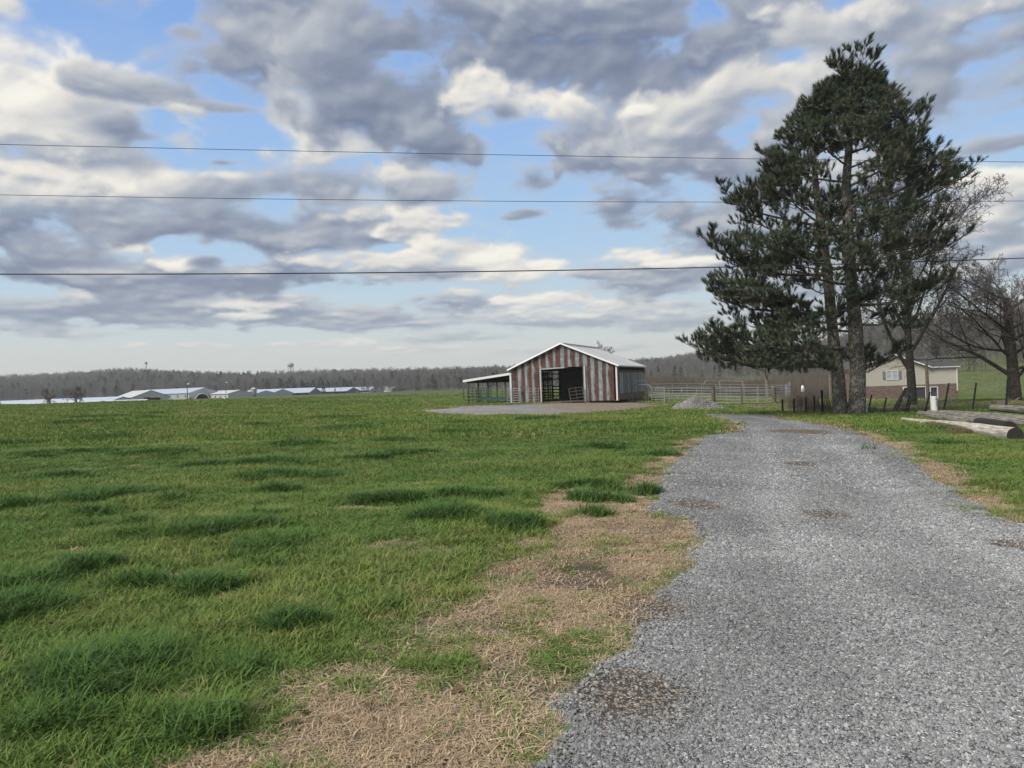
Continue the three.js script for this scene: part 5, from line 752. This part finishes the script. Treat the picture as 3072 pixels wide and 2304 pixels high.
{ // old utility poles lying on the grass
  const paleMap = texture(256, 512, (x, y) => { const n = tileNoise(x, y * 0.12, 256, 32, 4), m = tileNoise(x, y, 256, 6, 4), t = 176 + n * 60 + m * 26; return [t, t * 0.965, t * 0.90]; }), greyMap = texture(256, 512, (x, y) => { const n = tileNoise(x, y * 0.12, 256, 32, 4), m = tileNoise(x, y, 256, 6, 4), t = 122 + n * 58 + m * 26; return [t, t * 0.96, t * 0.89]; });
  const pale = std({ map: paleMap }), grey = std({ map: greyMap }), tar = std({ color: col(0.022, 0.02, 0.02), roughness: 0.75 }), brown = std({ map: barkMap, color: col(0.5, 0.32, 0.2) }), cut = std({ map: barkMap, color: col(0.13, 0.11, 0.1) });
  const G = 'weathered utility poles stacked by the fence';
  function log(label, a, b, ra, rb, m, tarFrom, lift = 0, bow = 0) { // a butt, b tip
    const A = at(a[0], a[1], ra + lift - 0.03), Bp = at(b[0], b[1], rb + lift - 0.02), o = thing('timber_pole', label, 'timber pole', [A.x, A.y - ra, A.z], 0, G), d = Bp.clone().sub(A), side = V(-d.z, 0, d.x).normalize(), R = rng(Math.round(a[0] * 31 + b[1]));
    const mk = (f0, f1, n, grow2 = 0) => { const pts = [], r = []; for (let i = 0; i <= n; i++) { const f = lerp(f0, f1, i / n), rr = lerp(ra, rb, f) + grow2; pts.push(d.clone().multiplyScalar(f).addScaledVector(side, bow * Math.sin(f * 3.1)).add(V(0, ra + Math.sin(f * 6 + a[0]) * 0.02, 0))); r.push((q) => rr * (1 + 0.05 * vn(Math.cos(q) * 2 + f * 14, Math.sin(q) * 2 + a[0]))); } return tubes([{ pts, r }], 18, 1); };
    part(o, 'shaft', mk(tarFrom ? tarFrom : 0, 1, 24), m); if (tarFrom) part(o, 'tarred_butt', mk(0, tarFrom, 8, 0.003), tar);
    for (const [f, rr, nm] of [[0, ra, 'butt_end'], [1, rb, 'tip_end']]) { const g = new THREE.CircleGeometry(rr * 0.99, 18); g.applyQuaternion(new THREE.Quaternion().setFromUnitVectors(V(0, 0, 1), d.clone().multiplyScalar(f ? 1 : -1).normalize())); const c = d.clone().multiplyScalar(f).addScaledVector(side, bow * Math.sin(f * 3.1)).add(V(0, ra + Math.sin(f * 6 + a[0]) * 0.02, 0)); g.translate(c.x, c.y, c.z); part(o, nm, g, f ? m : cut); }
    return o;
  }
  const first = log('bleached white pole nearest the driveway, stripped brown near its butt', [12.0, 18.4], [14.5, 28.6], 0.19, 0.095, pale, 0, 0, -0.06);
  log('grey pole with a tarred black butt lying second from the driveway', [13.3, 20.6], [16.5, 31.2], 0.17, 0.11, grey, 0.26, 0.04);
  log('grey pole with its butt beside the bleached one, running out of view', [13.0, 18.0], [13.35, 19.6], 0.19, 0.18, grey, 0);
  log('grey pole lying third from the driveway with its tip shown', [14.6, 19.6], [17.1, 31.6], 0.19, 0.11, grey, 0.2, 0.03);
  log('slim grey pole on the far side of the timber row', [15.8, 20.5], [17.9, 32.2], 0.19, 0.1, grey, 0.2, 0.05);
  log('thick grey pole lying on top at the back of the timber row', [15.4, 18.5], [17.7, 28.4], 0.20, 0.12, grey, 0.34, 0.32);
  // stripped brown scar on the nearest pole
  const sc = part(first, 'brown_scar', tubes([{ pts: [V(0.08, 0.19, -0.3), V(0.3, 0.20, -1.2), V(0.62, 0.21, -2.5), V(0.78, 0.2, -3.1)], r: [0.06, 0.12, 0.1, 0.03] }], 8), brown); sc.position.set(-0.09, -0.045, 0.02);
  // short logs and stones by the weeds
  const lp = at(16.6, 42.2), s = thing('small_log', 'short grey log lying by the dry weeds', 'log', [lp.x, lp.y, lp.z], 0.2); part(s, 'shaft', rod(V(-0.6, 0.14, 0), V(0.75, 0.12, 0), 0.13, 0.11, 10), M.oldWood);
  const s2 = thing('small_log', 'small broken log on top of the stones by the weeds', 'log', [lp.x - 0.6, lp.y, lp.z - 0.35], -0.5); part(s2, 'shaft', rod(V(-0.35, 0.28, 0), V(0.4, 0.2, 0), 0.08, 0.06, 8), M.oldWood);
  const R = rng(17), base = new THREE.IcosahedronGeometry(1, 1); for (let i = 0; i < 7; i++) { const q = base.clone(), pp = q.attributes.position; for (let k = 0; k < pp.count; k++) { const f = 0.8 + 0.35 * vn(pp.getX(k) * 1.6 + i * 7, pp.getY(k) * 1.6 + pp.getZ(k) * 1.9); pp.setXYZ(k, pp.getX(k) * f, pp.getY(k) * f * 0.6, pp.getZ(k) * f); } q.computeVertexNormals(); const o = solo('field_stone', q, std({ color: col(0.22, 0.21, 0.2) }), 'grey field stone in the little heap by the dry weeds', 'stone', 'field stones by the weeds'); const sz = 0.13 + R() * 0.14; o.scale.setScalar(sz); o.position.copy(at(15.6 + R() * 1.1, 42 + R() * 0.8, sz * 0.3)); }
  // litter behind the fence at the right
  const bp = at(24.6, 39), crate = thing('broken_crate', 'broken pale wooden crate lying behind the fence at the right', 'crate', [bp.x, bp.y, bp.z], 0.3); for (let i = 0; i < 5; i++) part(crate, 'slat', bar(V(-0.5 + i * 0.04, 0.08 + i * 0.09, 0.1 * i - 0.2), V(0.45 + i * 0.03, 0.10 + i * 0.075, 0.12 * i - 0.25), 0.09, 0.03), i % 2 ? std({ color: col(0.45, 0.36, 0.27) }) : std({ color: col(0.3, 0.2, 0.14) })); part(crate, 'side_panel', box(0.6, 0.34, 0.03, -0.15, 0.2, 0.3), std({ color: col(0.4, 0.33, 0.27) }));
  const pb = at(25.6, 39.4), plank = thing('plank', 'pinkish plank poking up beside the broken crate', 'plank', [pb.x, pb.y, pb.z], 0.4); part(plank, 'board', bar(V(-0.4, 0.06, 0), V(0.5, 0.42, 0), 0.12, 0.03), std({ color: col(0.42, 0.27, 0.2) }));
  // wire basket frames
  const wb = at(21.4, 38.5), cage = thing('wire_cage', 'low wire cage standing in the weeds behind the timber poles', 'cage', [wb.x, wb.y, wb.z]); for (let i = 0; i < 8; i++) part(cage, 'wire', rod(V(-0.7 + i * 0.2, -0.05, 0.1 * (i % 2)), V(-0.7 + i * 0.2, 0.62, 0.1 * (i % 2)), 0.009, 0.009, 4), M.galvDull); for (const y of [0.2, 0.6]) part(cage, 'hoop', rod(V(-0.75, y, 0.05), V(0.75, y, 0.05), 0.009, 0.009, 4), M.galvDull);
  const bag = new THREE.IcosahedronGeometry(0.15, 3), bq = bag.attributes.position; for (let k = 0; k < bq.count; k++) { const x = bq.getX(k), y = bq.getY(k), z = bq.getZ(k), f = 1 + 0.5 * vn(x * 7 + 3, y * 7 + z * 5) ; bq.setXYZ(k, x * f * 0.8, y * f * 1.25, z * f * 0.5); } bag.computeVertexNormals(); const bo = solo('plastic_bag', bag, std({ color: col(0.75, 0.75, 0.74) }), 'white plastic bag snagged above the weeds by the corral corner', 'bag'); bo.position.copy(at(20.1, 53.2, 0.95)); part(bo, 'snag_stem', rod(V(0, -1.1, 0), V(0, 0, 0), 0.02, 0.015, 5), M.twigPale);
  const up2 = solo('white_board', new RoundedBoxGeometry(0.5, 0.5, 0.08, 2, 0.03), M.white, 'small white board standing in the far pasture', 'board'); up2.position.copy(at(-80.5, 215, 1.0)); part(up2, 'stake', box(0.06, 1.2, 0.05, 0, -0.8, 0), M.white);
}
// ------------------------------------------------------------------ overhead wires, hung between poles out of view
{
  const LB = ['top thin power line across the sky', 'middle thin power line across the sky', 'lowest and thickest overhead cable crossing the pine'];
  const HT = [[8.33, 8.10], [7.03, 6.90], [4.95, 5.16]], sag = [0.12, 0.22, 0.32], RD = [0.0075, 0.007, 0.015];
  for (let k = 0; k < 3; k++) { const pts = []; for (let i = 0; i <= 60; i++) { const f = i / 60, x = lerp(-19, 23, f), t = lerp(19.0, 25.5, f); pts.push(V(x, lerp(HT[k][0], HT[k][1], f) - sag[k] * 4 * f * (1 - f) * 0.9 + sag[k] * 0.2, -t)); } solo('power_line', tubes([{ pts, r: pts.map(() => RD[k]) }], 6), M.steel, LB[k], 'power line'); }
}
// ------------------------------------------------------------------ dead leaves and sticks on the gravel
{
  const r = rng(88), g = new THREE.PlaneGeometry(1, 0.6, 3, 2); const p = g.attributes.position; for (let i = 0; i < p.count; i++) { const x = p.getX(i), y = p.getY(i); p.setXYZ(i, x * (1 - Math.abs(y)), y, 0.25 * (x * x + y * y * 2)); } g.rotateX(-Math.PI / 2); g.computeVertexNormals();
  const mats = [], cols = []; for (let i = 0; i < 420; i++) { const t = 2.6 + r() * 13, x = (r() * 1.5 - 0.72) * t, s = 0.03 + r() * 0.04; if (sd(DRIVE, x, t) > -0.2) continue; mats.push(new THREE.Matrix4().compose(at(x, t, 0.03 + r() * 0.02), new THREE.Quaternion().setFromEuler(new THREE.Euler((r() - 0.5) * 0.8, r() * 6.3, (r() - 0.5) * 0.8)), V(s, s, s))); const v = 0.6 + r() * 0.7; cols.push(col(0.17 * v, 0.10 * v, 0.06 * v)); }
  stuff('fallen_leaves', g, std({ side: THREE.DoubleSide }), mats, cols, 'brown curled leaves scattered in the near grass and straw', 'leaves');
  const sp = at(2.75, 4.35, 0.04), st = thing('twig', 'bleached little twig lying on the gravel in the foreground', 'twig', [sp.x, sp.y, sp.z], 0.2); part(st, 'stem', tubes([{ pts: [V(-0.06, 0.01, 0.03), V(0, 0.012, 0), V(0.02, 0.01, -0.02), V(0.05, 0.012, -0.03)], r: [0.004, 0.004, 0.003, 0.003] }], 5), std({ color: col(0.62, 0.57, 0.5) }));
  const cp = at(3.5, 4.95, 0.04), cl = new THREE.IcosahedronGeometry(0.03, 1); cl.scale(1.5, 0.6, 1); const clod = solo('dirt_clod', cl, std({ color: col(0.03, 0.022, 0.02) }), 'dark clod lying alone on the gravel at the right', 'clod'); clod.position.copy(cp);
}

scene.fog = new THREE.FogExp2(new THREE.Color(0.80, 0.83, 0.85), 0.00028);
scene.traverse((o) => { if (o.isMesh) { o.castShadow = true; o.receiveShadow = true; } });
renderer.render(scene, camera);
